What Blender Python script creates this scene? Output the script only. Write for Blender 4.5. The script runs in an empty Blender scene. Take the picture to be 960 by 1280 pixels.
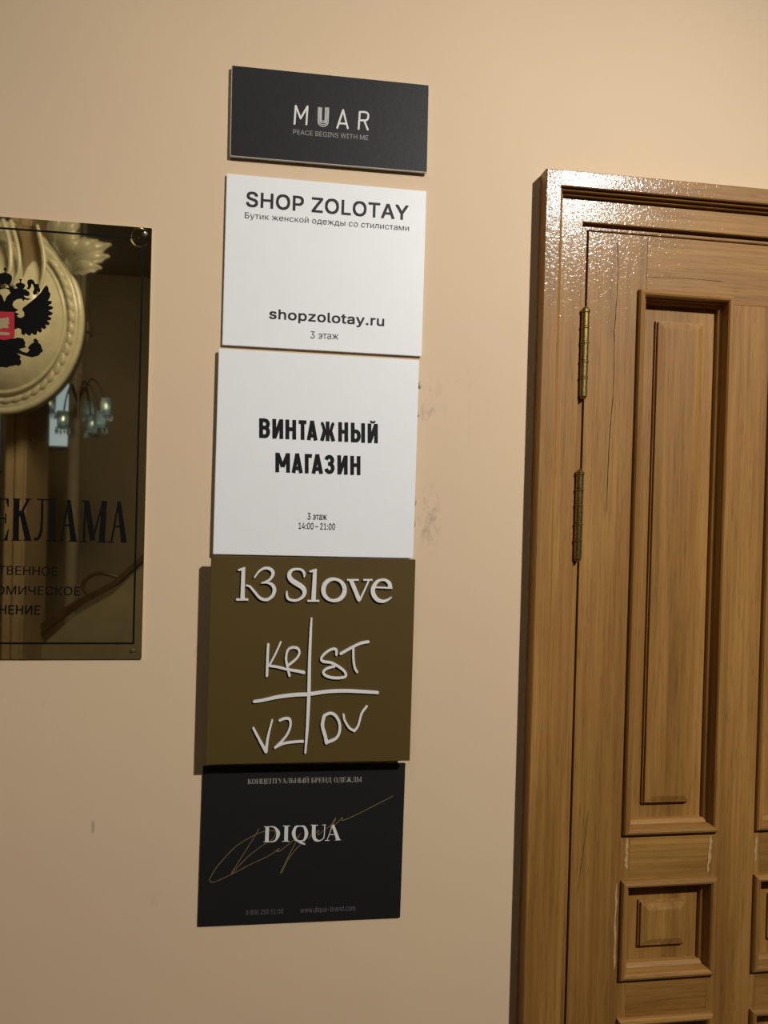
import bpy, bmesh, math, random
from mathutils import Matrix, Vector
from mathutils.geometry import delaunay_2d_cdt, tessellate_polygon
random.seed(7)
scene = bpy.context.scene
COL = scene.collection
# ------------------------------------------------------------------ camera
CAM_Z, CAM_D, FPX = 1.70, 1.17, 960.0          # eye height, distance to the wall (m), focal length in px of 960x1280
YAW, PITCH, ROLL = [math.radians(a) for a in (-8.31618, -0.45361, 1.54061)]
CAMROT = Matrix.Rotation(YAW, 3, 'Z') @ Matrix.Rotation(PITCH, 3, 'X') @ Matrix.Rotation(math.pi/2, 3, 'X') @ Matrix.Rotation(ROLL, 3, 'Z')
cd = bpy.data.cameras.new('camera'); cam = bpy.data.objects.new('camera', cd); COL.objects.link(cam)
cd.sensor_fit = 'VERTICAL'; cd.sensor_height = 36.0; cd.sensor_width = 27.0; cd.lens = 36.0*FPX/1280.0
cam.matrix_world = Matrix.Translation((0, -CAM_D, CAM_Z)) @ CAMROT.to_4x4()
cd.clip_start = 0.02
scene.camera = cam
# ------------------------------------------------------------------ light and exposure
w = bpy.data.worlds.new('world'); scene.world = w; w.use_nodes = True
w.node_tree.nodes['Background'].inputs[0].default_value = (0.35, 0.42, 0.5, 1)
w.node_tree.nodes['Background'].inputs[1].default_value = 0.05
scene.view_settings.view_transform = 'Standard'; scene.view_settings.look = 'None'
scene.view_settings.gamma = 1.0; scene.view_settings.use_curve_mapping = False
scene.view_settings.exposure = 0.0
LAMP = (1.34, -2.20, 3.19)
def point(name, loc, watt, rad, col):
    l = bpy.data.lights.new(name, 'POINT'); l.energy = watt; l.shadow_soft_size = rad; l.color = col
    o = bpy.data.objects.new(name, l); o.location = loc; COL.objects.link(o); return o
sp = bpy.data.lights.new('ceiling_spot_light', 'SPOT'); sp.energy = 308.0; sp.shadow_soft_size = 0.055; sp.color = (1.0, 0.97, 0.925)
sp.spot_size = math.radians(66); sp.spot_blend = 1.0                       # shaded lamp aimed at the signs
so = bpy.data.objects.new('ceiling_spot_light', sp); so.location = LAMP; COL.objects.link(so)
so.rotation_euler = (Vector((0.20, 0, 1.50))-Vector(LAMP)).to_track_quat('-Z', 'Y').to_euler()
hl = bpy.data.lights.new('added_hall_spot', 'SPOT'); hl.energy = 115.0; hl.shadow_soft_size = 0.30; hl.color = (1.0, 0.94, 0.82)
hl.spot_size = math.radians(100); hl.spot_blend = 0.8                      # added fill spot that brightens the pillar and cartouche
ho = bpy.data.objects.new('added_hall_spot', hl); ho.location = (-0.35, -1.35, 3.3); COL.objects.link(ho)
point('added_fill_light', (-0.35, -1.35, 3.26), 10.0, 0.12, (1.0, 0.93, 0.80))  # added soft fill that lifts the shadows on wall and frame
ho.rotation_euler = (Vector((-1.15, -3.0, 2.0))-Vector(ho.location)).to_track_quat('-Z', 'Y').to_euler()

# ------------------------------------------------------------------ helpers
def at(px, py, t=0.0):
    """wall-parallel plane t metres proud of the wall: point seen in direction px,py of the 960x1280 frame"""
    v = CAMROT @ Vector(((px-480)/FPX, -(py-640)/FPX, -1.0))
    k = (CAM_D - t)/v.y
    return Vector((v.x*k, -t, CAM_Z + v.z*k))
def mir(px, py, D):
    """point of the hall at distance D in front of the wall that the brass plaque mirrors at px,py"""
    q = at(px, py); s = 1 + D/CAM_D
    return Vector((q.x*s, -D, CAM_Z + (q.z-CAM_Z)*s))
def tag(o, label=None, cat=None, group=None, kind=None):
    if label: o['label'] = label
    if cat: o['category'] = cat
    if group: o['group'] = group
    if kind: o['kind'] = kind
    return o
def empty(name, loc, label=None, cat=None, group=None, kind=None):
    o = bpy.data.objects.new(name, None); o.location = loc; o.empty_display_size = 0.05; COL.objects.link(o)
    return tag(o, label, cat, group, kind)
def ob(name, bm, m, parent=None, root=None, smooth=False):
    """bm holds world coordinates; root = location of the top-level thing"""
    org = Vector(root) if root is not None else (wloc(parent) if parent else Vector((0, 0, 0)))
    if org.length > 0: bmesh.ops.translate(bm, verts=bm.verts, vec=-org)
    me = bpy.data.meshes.new(name); bm.normal_update(); bm.to_mesh(me); bm.free()
    if smooth:
        for p in me.polygons: p.use_smooth = True
    me.materials.append(m)
    o = bpy.data.objects.new(name, me); COL.objects.link(o)
    if parent: o.parent = parent
    elif root is not None: o.location = org
    return o
def wloc(o):
    v = Vector((0, 0, 0))
    while o: v += o.location; o = o.parent
    return v
def box(x0, x1, y0, y1, z0, z1, bev=0.0, seg=2, bm=None):
    b = bmesh.new()
    bmesh.ops.create_cube(b, size=1)
    for v in b.verts:
        v.co = Vector(((x0+x1)/2+v.co.x*(x1-x0), (y0+y1)/2+v.co.y*(y1-y0), (z0+z1)/2+v.co.z*(z1-z0)))
    if bev > 0: bmesh.ops.bevel(b, geom=list(b.edges), offset=bev, segments=seg, affect='EDGES')
    if bm is None: return b
    merge(bm, b); return bm
def merge(dst, src):
    me = bpy.data.meshes.new('tmp'); src.to_mesh(me); src.free(); dst.from_mesh(me); bpy.data.meshes.remove(me)
def catmull(P, n=8, closed=False):
    P = [tuple(p) for p in P]; out = []; N = len(P)
    if N < 3 and not closed: return P
    def g(i): return P[i % N] if closed else P[max(0, min(N-1, i))]
    for i in range(N if closed else N-1):
        a, b, c, d = g(i-1), g(i), g(i+1), g(i+2)
        for k in range(n):
            u = k/n
            out.append(tuple(0.5*(2*q+(r-p)*u+(2*p-5*q+4*r-s)*u*u+(3*q-p-3*r+s)*u**3) for p, q, r, s in zip(a, b, c, d)))
    if not closed: out.append(P[-1])
    return out
_lay = [0]
def ribbon(bm, pts, w, t, h=0.0, smooth=True, closed=False, rnd=False, n=7):
    """pts: (X,Z,width) in metres on plane y=-t; h>0 raises it as a solid stroke"""
    P = [(p[0], p[1], p[2] if len(p) > 2 else w) for p in pts]
    P = [p for i, p in enumerate(P) if i == 0 or math.dist(p[:2], P[i-1][:2]) > 2e-5]
    _lay[0] = (_lay[0]+1) % 16; t += _lay[0]*1.2e-5
    if smooth: P = catmull(P, n, closed)
    N = len(P); prs = []
    rows = []
    for i in range(N):
        a = P[(i-1) % N] if (closed or i > 0) else P[i]; b = P[(i+1) % N] if (closed or i < N-1) else P[i]
        d = Vector((b[0]-a[0], b[1]-a[1]));
        if d.length < 1e-9: d = Vector((1, 0))
        d.normalize()
        # mitre for unsmoothed corners
        f = 1.0
        if not smooth and 0 < i < N-1:
            d1 = Vector((P[i][0]-a[0], P[i][1]-a[1])).normalized(); f = 1/max(0.45, abs(d1.dot(d)))
        rows.append((Vector((P[i][0], P[i][1])), Vector((-d.y, d.x)), P[i][2]*0.5*f, d))
    if rnd and not closed:
        c, nn, hw, d = rows[0]; pre = []
        for k in range(4):
            a = math.pi/2*(1-(k+0.15)/4); pre.append((c-d*hw*math.sin(a), nn, hw*math.cos(a), d))
        c, nn, hw, d = rows[-1]; post = []
        for k in range(4):
            a = math.pi/2*(k+0.85)/4; post.append((c+d*hw*math.sin(a), nn, hw*math.cos(a), d))
        rows = pre+rows+post
    prof = [(-1, 0), (-1, 1), (1, 1), (1, 0)] if h <= 0 else [(-1, 0), (-1, .72), (-.82, 1), (.82, 1), (1, .72), (1, 0)]
    R = []
    for c, nn, hw, d in rows:
        t += 1.5e-6 if h <= 0 else 4e-6
        if h <= 0: R.append([bm.verts.new((c.x+nn.x*s*hw, -t, c.y+nn.y*s*hw)) for s in (-1, 1)])
        else: R.append([bm.verts.new((c.x+nn.x*s*hw, -t-q*h, c.y+nn.y*s*hw)) for s, q in prof])
    M = len(R)
    for i in range(M if closed else M-1):
        A, B = R[i], R[(i+1) % M]
        for k in range(len(A)-1): bm.faces.new((A[k], B[k], B[k+1], A[k+1]))
    if h > 0 and not closed:
        bm.faces.new(R[0]); bm.faces.new(list(reversed(R[-1])))
    return bm
def face_front(bm):
    """flat print: every face looks out of the wall (-y)"""
    bm.normal_update()
    for f in bm.faces:
        if f.normal.y > 0: f.normal_flip()
def poly(bm, pts, t):
    vs = [bm.verts.new((p[0], -t, p[1])) for p in pts]
    for tri in tessellate_polygon([[Vector((p[0], p[1], 0)) for p in pts]]):
        try: bm.faces.new([vs[i] for i in tri])
        except ValueError: pass
def tube(bm, P, r, seg=10, closed=False, caps=True):
    P = [Vector(p[:3]) for p in P]; rr = r if isinstance(r, (list, tuple)) else [r]*len(P); N = len(P); rings = []
    up = Vector((0, 0, 1)); prev = None
    for i in range(N):
        a = P[(i-1) % N] if (closed or i) else P[i]; b = P[(i+1) % N] if (closed or i < N-1) else P[i]
        d = (b-a).normalized()
        if prev is None:
            u = d.cross(up); u = d.cross(Vector((1, 0, 0))) if u.length < 1e-3 else u
        else: u = prev - d*prev.dot(d)
        u.normalize(); prev = u; v = d.cross(u)
        rings.append([bm.verts.new(P[i]+(u*math.cos(2*math.pi*k/seg)+v*math.sin(2*math.pi*k/seg))*rr[i]) for k in range(seg)])
    for i in range(N if closed else N-1):
        A, B = rings[i], rings[(i+1) % N]
        for k in range(seg): bm.faces.new((A[k], A[(k+1) % seg], B[(k+1) % seg], B[k]))
    if caps and not closed:
        bm.faces.new(list(reversed(rings[0]))); bm.faces.new(rings[-1])
    return bm
def lathe(bm, prof, c, seg=24, axis='Z'):
    rings = []
    for r, h in prof:
        ring = []
        for k in range(seg):
            a = 2*math.pi*k/seg; x, y = r*math.cos(a), r*math.sin(a)
            ring.append(bm.verts.new(Vector(c)+(Vector((x, y, h)) if axis == 'Z' else Vector((x, h, y)))))
        rings.append(ring)
    for A, B in zip(rings, rings[1:]):
        for k in range(seg): bm.faces.new((A[k], A[(k+1) % seg], B[(k+1) % seg], B[k]))
    bm.faces.new(list(reversed(rings[0]))); bm.faces.new(rings[-1])
    bmesh.ops.recalc_face_normals(bm, faces=bm.faces)
    return bm

# ------------------------------------------------------------------ materials
def nmat(name):
    m = bpy.data.materials.new(name); m.use_nodes = True
    nt = m.node_tree; return m, nt, nt.nodes['Principled BSDF']
def N(nt, typ, **kw):
    n = nt.nodes.new(typ)
    for k, v in kw.items():
        if k in n.inputs: n.inputs[k].default_value = v
        else: setattr(n, k, v)
    return n
def plain(name, col, rough=0.5, metal=0.0, var=0.06, scale=40.0, bump=0.0, spec=0.5):
    m, nt, b = nmat(name)
    tc = N(nt, 'ShaderNodeTexCoord'); no = N(nt, 'ShaderNodeTexNoise', Scale=scale, Detail=4.0)
    nt.links.new(tc.outputs['Object'], no.inputs['Vector'])
    r = N(nt, 'ShaderNodeValToRGB')
    r.color_ramp.elements[0].position = 0.3; r.color_ramp.elements[1].position = 0.7
    r.color_ramp.elements[0].color = tuple(c*(1-var) for c in col)+(1,)
    r.color_ramp.elements[1].color = tuple(min(1, c*(1+var)) for c in col)+(1,)
    nt.links.new(no.outputs['Fac'], r.inputs['Fac']); nt.links.new(r.outputs['Color'], b.inputs['Base Color'])
    b.inputs['Roughness'].default_value = rough; b.inputs['Metallic'].default_value = metal
    b.inputs['Specular IOR Level'].default_value = spec
    if bump > 0:
        bp = N(nt, 'ShaderNodeBump', Strength=bump, Distance=0.001)
        nt.links.new(no.outputs['Fac'], bp.inputs['Height']); nt.links.new(bp.outputs['Normal'], b.inputs['Normal'])
    return m
def wood(name, axis, tone=1.0):
    m, nt, b = nmat(name); L = nt.links.new
    tc = N(nt, 'ShaderNodeTexCoord'); oi = N(nt, 'ShaderNodeObjectInfo')
    off = N(nt, 'ShaderNodeCombineXYZ')
    mul = N(nt, 'ShaderNodeMath', operation='MULTIPLY'); mul.inputs[1].default_value = 23.0
    L(oi.outputs['Random'], mul.inputs[0])
    for i in range(3): L(mul.outputs[0], off.inputs[i])
    add = N(nt, 'ShaderNodeVectorMath', operation='ADD'); L(tc.outputs['Object'], add.inputs[0]); L(off.outputs[0], add.inputs[1])
    def mapped(s_across, s_along):
        mp = N(nt, 'ShaderNodeMapping'); sc = [s_across]*3; sc[axis] = s_along
        mp.inputs['Scale'].default_value = sc; L(add.outputs[0], mp.inputs['Vector']); return mp
    broad = N(nt, 'ShaderNodeTexNoise', Scale=1.0, Detail=3.0, Distortion=0.4); L(mapped(22, 1.3).outputs[0], broad.inputs['Vector'])
    grain = N(nt, 'ShaderNodeTexNoise', Scale=1.0, Detail=6.0, Roughness=0.65, Distortion=0.25); L(mapped(190, 4.0).outputs[0], grain.inputs['Vector'])
    pore = N(nt, 'ShaderNodeTexNoise', Scale=1.0, Detail=2.0); L(mapped(620, 26).outputs[0], pore.inputs['Vector'])
    r1 = N(nt, 'ShaderNodeValToRGB'); cr = r1.color_ramp
    cr.elements[0].position = 0.30; cr.elements[1].position = 0.72
    cr.elements[0].color = (0.238*tone, 0.112*tone, 0.024*tone, 1); cr.elements[1].color = (0.382*tone, 0.198*tone, 0.048*tone, 1)
    L(broad.outputs['Fac'], r1.inputs['Fac'])
    r2 = N(nt, 'ShaderNodeValToRGB'); r2.color_ramp.elements[0].position = 0.36; r2.color_ramp.elements[1].position = 0.62
    r2.color_ramp.elements[0].color = (0.70, 0.64, 0.58, 1); r2.color_ramp.elements[1].color = (1.06, 1.06, 1.06, 1)
    L(grain.outputs['Fac'], r2.inputs['Fac'])
    r3 = N(nt, 'ShaderNodeValToRGB'); r3.color_ramp.elements[0].position = 0.30; r3.color_ramp.elements[1].position = 0.42
    r3.color_ramp.elements[0].color = (0.66, 0.60, 0.52, 1); r3.color_ramp.elements[1].color = (1, 1, 1, 1)
    L(pore.outputs['Fac'], r3.inputs['Fac'])
    m1 = N(nt, 'ShaderNodeMix', data_type='RGBA', blend_type='MULTIPLY'); m1.inputs[0].default_value = 0.8
    L(r1.outputs['Color'], m1.inputs[6]); L(r2.outputs['Color'], m1.inputs[7])
    m2 = N(nt, 'ShaderNodeMix', data_type='RGBA', blend_type='MULTIPLY'); m2.inputs[0].default_value = 0.75
    L(m1.outputs[2], m2.inputs[6]); L(r3.outputs['Color'], m2.inputs[7])
    L(m2.outputs[2], b.inputs['Base Color'])
    # wrinkled old varnish
    wr = N(nt, 'ShaderNodeTexNoise', Scale=190.0, Detail=2.5, Distortion=1.2); L(add.outputs[0], wr.inputs['Vector'])
    b1 = N(nt, 'ShaderNodeBump', Strength=0.28, Distance=0.0010); L(wr.outputs['Fac'], b1.inputs['Height'])
    L(b1.outputs['Normal'], b.inputs['Coat Normal'])
    b2 = N(nt, 'ShaderNodeBump', Strength=0.25, Distance=0.0006); L(grain.outputs['Fac'], b2.inputs['Height']); L(b2.outputs['Normal'], b.inputs['Normal'])
    b.inputs['Roughness'].default_value = 0.55; b.inputs['Coat Weight'].default_value = 0.27; b.inputs['Coat Roughness'].default_value = 0.125
    b.inputs['Specular IOR Level'].default_value = 0.3
    return m
def emit(name, col, s):
    m, nt, b = nmat(name); b.inputs['Emission Color'].default_value = col+(1,); b.inputs['Emission Strength'].default_value = s
    b.inputs['Base Color'].default_value = (0.8, 0.8, 0.8, 1); return m
def wall_paint():
    m, nt, b = nmat('painted_plaster'); L = nt.links.new
    geo = N(nt, 'ShaderNodeNewGeometry')
    big = N(nt, 'ShaderNodeTexNoise', Scale=2.4, Detail=3.0); L(geo.outputs['Position'], big.inputs['Vector'])
    r = N(nt, 'ShaderNodeValToRGB'); r.color_ramp.elements[0].position = 0.3; r.color_ramp.elements[1].position = 0.7
    r.color_ramp.elements[0].color = (0.655, 0.488, 0.325, 1); r.color_ramp.elements[1].color = (0.675, 0.510, 0.325, 1)
    L(big.outputs['Fac'], r.inputs['Fac']); cur = r.outputs['Color']
    dmp = N(nt, 'ShaderNodeMapping'); dmp.inputs['Scale'].default_value = (1.0, 1.0, 0.45); L(geo.outputs['Position'], dmp.inputs['Vector'])
    dirt = N(nt, 'ShaderNodeTexNoise', Scale=85.0, Detail=6.0, Roughness=0.68); L(dmp.outputs[0], dirt.inputs['Vector'])
    # scuffs and grime where the wall has been rubbed: (centre, half sizes, strength, threshold)
    for c, (sx, sz), st, th in (((at(537, 650)), (0.020, 0.058), 0.65, 0.47), ((at(535, 500)), (0.028, 0.040), 0.50, 0.50),
                                ((at(570, 500)), (0.07, 0.10), 0.16, 0.56), ((at(116, 1034)), (0.0032, 0.011), 0.9, 0.34),
                                ((at(140, 1118)), (0.05, 0.02), 0.20, 0.56), ((at(200, 1125)), (0.03, 0.012), 0.18, 0.52),
                                ((at(247, 815)), (0.006, 0.012), 0.55, 0.42), ((at(60, 900)), (0.09, 0.05), 0.10, 0.55),
                                ((at(585, 840)), (0.05, 0.05), 0.10, 0.55)):
        sub = N(nt, 'ShaderNodeVectorMath', operation='SUBTRACT'); L(geo.outputs['Position'], sub.inputs[0]); sub.inputs[1].default_value = c
        div = N(nt, 'ShaderNodeVectorMath', operation='DIVIDE'); L(sub.outputs[0], div.inputs[0]); div.inputs[1].default_value = (sx, 1, sz)
        ln = N(nt, 'ShaderNodeVectorMath', operation='LENGTH'); L(div.outputs[0], ln.inputs[0])
        fall = N(nt, 'ShaderNodeMapRange', interpolation_type='SMOOTHSTEP'); L(ln.outputs['Value'], fall.inputs['Value'])
        fall.inputs['From Min'].default_value = 0.35; fall.inputs['From Max'].default_value = 1.25; fall.inputs['To Min'].default_value = 1; fall.inputs['To Max'].default_value = 0
        thr = N(nt, 'ShaderNodeMapRange'); L(dirt.outputs['Fac'], thr.inputs['Value'])
        thr.inputs['From Min'].default_value = th; thr.inputs['From Max'].default_value = th+0.20; thr.inputs['To Max'].default_value = st
        mm = N(nt, 'ShaderNodeMath', operation='MULTIPLY'); L(fall.outputs[0], mm.inputs[0]); L(thr.outputs[0], mm.inputs[1])
        mx = N(nt, 'ShaderNodeMix', data_type='RGBA'); L(mm.outputs[0], mx.inputs[0]); L(cur, mx.inputs[6]); mx.inputs[7].default_value = (0.27, 0.23, 0.16, 1)
        cur = mx.outputs[2]
    L(cur, b.inputs['Base Color'])
    fine = N(nt, 'ShaderNodeTexNoise', Scale=260.0, Detail=3.0); L(geo.outputs['Position'], fine.inputs['Vector'])
    wav = N(nt, 'ShaderNodeTexNoise', Scale=9.0, Detail=2.0); L(geo.outputs['Position'], wav.inputs['Vector'])
    b0 = N(nt, 'ShaderNodeBump', Strength=0.25, Distance=0.004); L(wav.outputs['Fac'], b0.inputs['Height'])
    bp = N(nt, 'ShaderNodeBump', Strength=0.12, Distance=0.0006); L(fine.outputs['Fac'], bp.inputs['Height']); L(b0.outputs['Normal'], bp.inputs['Normal'])
    L(bp.outputs['Normal'], b.inputs['Normal']); b.inputs['Roughness'].default_value = 0.62; b.inputs['Specular IOR Level'].default_value = 0.25
    return m
M_WALL = wall_paint()
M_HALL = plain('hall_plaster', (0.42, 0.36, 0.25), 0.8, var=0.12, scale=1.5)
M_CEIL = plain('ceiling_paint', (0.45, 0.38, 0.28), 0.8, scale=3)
M_FLOOR = plain('stone_floor', (0.18, 0.14, 0.10), 0.35, var=0.2, scale=4)
M_WV, M_WH = wood('oak_vertical', 2), wood('oak_horizontal', 0)
M_WHITE = plain('white_acrylic', (0.80, 0.80, 0.81), 0.45, var=0.01)
M_BLACKB = plain('black_foil', (0.0085, 0.0085, 0.0092), 0.5, var=0.15, scale=160, bump=0.15, spec=0.26)
M_BLACKD = plain('black_board', (0.0085, 0.0085, 0.009), 0.5, var=0.05, spec=0.45)
M_EDGE = plain('pale_board_edge', (0.48, 0.43, 0.38), 0.5)
M_OLIVE = plain('olive_panel', (0.086, 0.055, 0.0135), 0.45, var=0.03, scale=15, spec=0.35)
M_LET = plain('white_letter', (0.73, 0.71, 0.68), 0.4, var=0.02)
M_INK = plain('black_print', (0.006, 0.0065, 0.006), 0.55, var=0.02, spec=0.2)
M_GREYINK = plain('dark_grey_print', (0.022, 0.022, 0.022), 0.55, spec=0.25)
M_WINK = plain('white_print', (0.66, 0.64, 0.61), 0.5)
M_DIM = plain('grey_print', (0.26, 0.245, 0.23), 0.5)
M_DIMMER = plain('faint_grey_print', (0.12, 0.115, 0.11), 0.5)
M_GOLDINK = plain('gold_print', (0.20, 0.135, 0.055), 0.45)
M_ENAM = plain('black_enamel', (0.004, 0.004, 0.0035), 0.5, spec=0.15)
M_RED = plain('red_enamel', (0.42, 0.022, 0.035), 0.4)
M_CREST = plain('pale_crest_enamel', (0.36, 0.28, 0.15), 0.4)
M_BRASS = plain('polished_brass', (0.62, 0.535, 0.34), 0.022, 1.0, var=0.03, scale=5)
M_HBRASS = plain('aged_hinge_brass', (0.42, 0.32, 0.12), 0.30, 1.0, var=0.35, scale=180)
M_STEEL = plain('screw_steel', (0.55, 0.50, 0.42), 0.25, 1.0)
M_GLUE = plain('glue', (0.40, 0.33, 0.22), 0.4)
M_CRACK = plain('crack_dark', (0.05, 0.026, 0.009), 0.9)
M_FILL = plain('wood_filler', (0.46, 0.30, 0.14), 0.5, var=0.1, scale=200)
M_CAULK = plain('old_caulk', (0.50, 0.38, 0.25), 0.6, var=0.2, scale=90)
M_PLAST = plain('cream_plaster', (0.58, 0.55, 0.42), 0.15, var=0.10, scale=22, bump=0.9)
M_PLASTD = plain('brown_plaster', (0.40, 0.30, 0.18), 0.6, var=0.1, scale=6)  # brown of the pillar; also paints recess shade in the hollow flute
M_COLUMN = plain('grey_column_plaster', (0.34, 0.30, 0.22), 0.6, var=0.08, scale=6)
M_STONE = plain('stair_stone', (0.30, 0.27, 0.18), 0.6, var=0.15, scale=4)
M_DARKM = plain('dark_bronze', (0.09, 0.07, 0.05), 0.4, 0.8)
M_DARKW = plain('dark_stained_wood', (0.085, 0.052, 0.024), 0.4, var=0.3, scale=20)
M_DAY = emit('daylit_window', (0.27, 0.40, 0.60), 1.3)
M_LAMP = emit('lamp_glass', (1.0, 0.93, 0.83), 6.0)
M_CRYS = plain('crystal_drop', (0.45, 0.66, 0.95), 0.08, var=0.05, spec=1.0)  # bluish window light is painted into the crystal colour
mg, ntg, bg = nmat('clear_glass')
bg.inputs['Base Color'].default_value = (0.6, 0.8, 1.0, 1); bg.inputs['Transmission Weight'].default_value = 0.65; bg.inputs['Roughness'].default_value = 0.08
M_GLASS = mg
M_BULB = emit('candle_bulb', (1.0, 0.86, 0.5), 14.0)

# ------------------------------------------------------------------ room shell
def struct(name, bm, m, label=None):
    o = ob(name, bm, m); tag(o, label, None, None, 'structure'); return o
X0, X1, Y1, HC = -3.4, 2.9, -6.2, 3.75
LX0, LX1, LZ1 = 0.4865, 1.2940, CAM_Z+0.4440          # door leaf
JX0, JX1, JZ1 = 0.440, 1.340, CAM_Z+0.492             # hole in the wall
b = box(X0, JX0, 0, 0.16, 0, HC); box(JX1, X1, 0, 0.16, 0, HC, bm=b); box(JX0, JX1, 0, 0.16, JZ1, HC, bm=b)
struct('wall_front', b, M_WALL, 'cream painted plaster wall carrying the shop signs')
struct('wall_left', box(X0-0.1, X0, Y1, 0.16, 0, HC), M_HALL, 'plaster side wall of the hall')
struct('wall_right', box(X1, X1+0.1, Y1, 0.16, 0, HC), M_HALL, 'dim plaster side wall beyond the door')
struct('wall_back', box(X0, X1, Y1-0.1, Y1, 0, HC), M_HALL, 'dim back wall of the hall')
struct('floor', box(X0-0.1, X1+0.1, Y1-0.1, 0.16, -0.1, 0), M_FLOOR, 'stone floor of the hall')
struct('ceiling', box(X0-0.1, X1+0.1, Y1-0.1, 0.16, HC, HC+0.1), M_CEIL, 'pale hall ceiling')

# ------------------------------------------------------------------ door frame (architrave)
FX0, FX1, FZ = 0.4055, 1.3750, CAM_Z+0.5270           # outer edges
FT = 0.030
fr = empty('trim_1', (0.4055, 0, 0), 'varnished oak door frame with stepped moulding', None, None, 'structure')
PROF = [(0.000, 0.0), (0.000, FT-0.0015), (0.0015, FT), (0.0235, FT), (0.0250, FT-0.0012), (0.0252, 0.0232), (0.0262, 0.0240), (0.0285, 0.0230), (0.0292, 0.0220), (0.0293, 0.0160),
        (0.0303, 0.0168), (0.0325, 0.0158), (0.0331, 0.0148), (0.0332, 0.0092), (0.0345, 0.0090), (0.0685, 0.0090), (0.0700, 0.0078), (0.0705, -0.030), (0.0345, -0.030)]
def jamb(side):
    bm = bmesh.new(); A = []; B = []
    for u, h in PROF:
        if side == 'L': A.append(bm.verts.new((FX0+u, -h, 0))); B.append(bm.verts.new((FX0+u, -h, FZ-u)))
        elif side == 'R': A.append(bm.verts.new((FX1-u, -h, 0))); B.append(bm.verts.new((FX1-u, -h, FZ-u)))
        else: A.append(bm.verts.new((FX0+u, -h, FZ-u))); B.append(bm.verts.new((FX1-u, -h, FZ-u)))
    n = len(A)
    for k in range(n): bm.faces.new((A[k], A[(k+1) % n], B[(k+1) % n], B[k]))
    bm.faces.new(A); bm.faces.new(list(reversed(B)))
    bmesh.ops.recalc_face_normals(bm, faces=bm.faces); return bm
ob('casing_side', jamb('L'), M_WV, fr); ob('casing_side', jamb('R'), M_WV, fr); ob('casing_head', jamb('T'), M_WH, fr)
# rebate strip behind the front casing: lit lip just inside the frame edge
b = box(FX0+0.0705, LX0-0.0022, -0.0035, 0.055, 0, LZ1+0.0045, 0.0008)
ob('rebate_strip', b, M_WV, fr)
ob('rebate_strip', box(FX0+0.0705, FX1-0.0705, -0.0030, 0.055, LZ1+0.0040, LZ1+0.0085, 0.0008), M_WH, fr)
ob('rebate_strip', box(LX1+0.0022, FX1-0.0705, -0.0035, 0.055, 0, LZ1+0.0045, 0.0008), M_WV, fr)
ob('door_stop', box(FX0+0.0705, FX1-0.0705, 0.050, 0.075, 0, LZ1+0.03), M_DARKW, fr)
bm = bmesh.new(); random.seed(3)
zb = at(655, 1217, 0.0).z
tube(bm, [(FX0-0.0004+random.uniform(-.0004, .0004), -0.0006, z) for z in [zb+i*(FZ-0.012-zb)/60 for i in range(61)]], [0.0017+random.uniform(-.0005, .0005) for _ in range(61)], 6)
ob('caulk_bead', bm, M_CAULK, fr, smooth=True)

# ------------------------------------------------------------------ door leaf
door = empty('door_1', (LX0, -0.006, 0.006), 'varnished oak door with tall raised panels above small square ones', None, None, 'structure')
LY = -0.0065                                            # face of the stiles
COLX = [(0.5715+i*0.2325, 0.5715+i*0.2325+0.1650) for i in range(3)]
ROWS = [(CAM_Z-0.5190, CAM_Z+0.3570), (CAM_Z-0.7540, CAM_Z-0.5930), (CAM_Z-0.9770, CAM_Z-0.8165), (0.17, 0.655)]
MI = 0.0105                                            # moulding overlaps the boards by this much
def board(x0, x1, z0, z1, m, name, dy=0.0):
    return ob(name, box(x0, x1, LY-dy, 0.034, z0, z1, 0.0004, 1), m, door)
Z0 = 0.008
s1 = COLX[0][0]+0.004; s2 = COLX[2][1]-0.004
board(LX0, s1+MI, Z0, LZ1, M_WV, 'stile'); board(s2-MI, LX1, Z0, LZ1, M_WV, 'stile')
board(s1+MI, s2-MI, ROWS[0][1]-0.013, LZ1, M_WH, 'rail', 0.0002)
mull = [(COLX[0][1]-MI, COLX[1][0]+MI), (COLX[1][1]-MI, COLX[2][0]+MI)]
for x0, x1 in mull: board(x0, x1, Z0+0.16, ROWS[0][1]-0.013, M_WV, 'mullion')
cells = [(COLX[0][0]+MI+0.004, COLX[0][1]-MI), (COLX[1][0]+MI, COLX[1][1]-MI), (COLX[2][0]+MI, COLX[2][1]-MI-0.004)]
for (a, bb) in ((ROWS[1][1]-MI, ROWS[0][0]+MI), (ROWS[2][1]-MI, ROWS[1][0]+MI), (ROWS[3][1]-MI, ROWS[2][0]+MI)):
    for x0, x1 in cells: board(x0, x1, a, bb, M_WH, 'rail', -0.0003)
board(s1+MI, s2-MI, Z0, ROWS[3][0]+MI, M_WH, 'rail')
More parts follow.
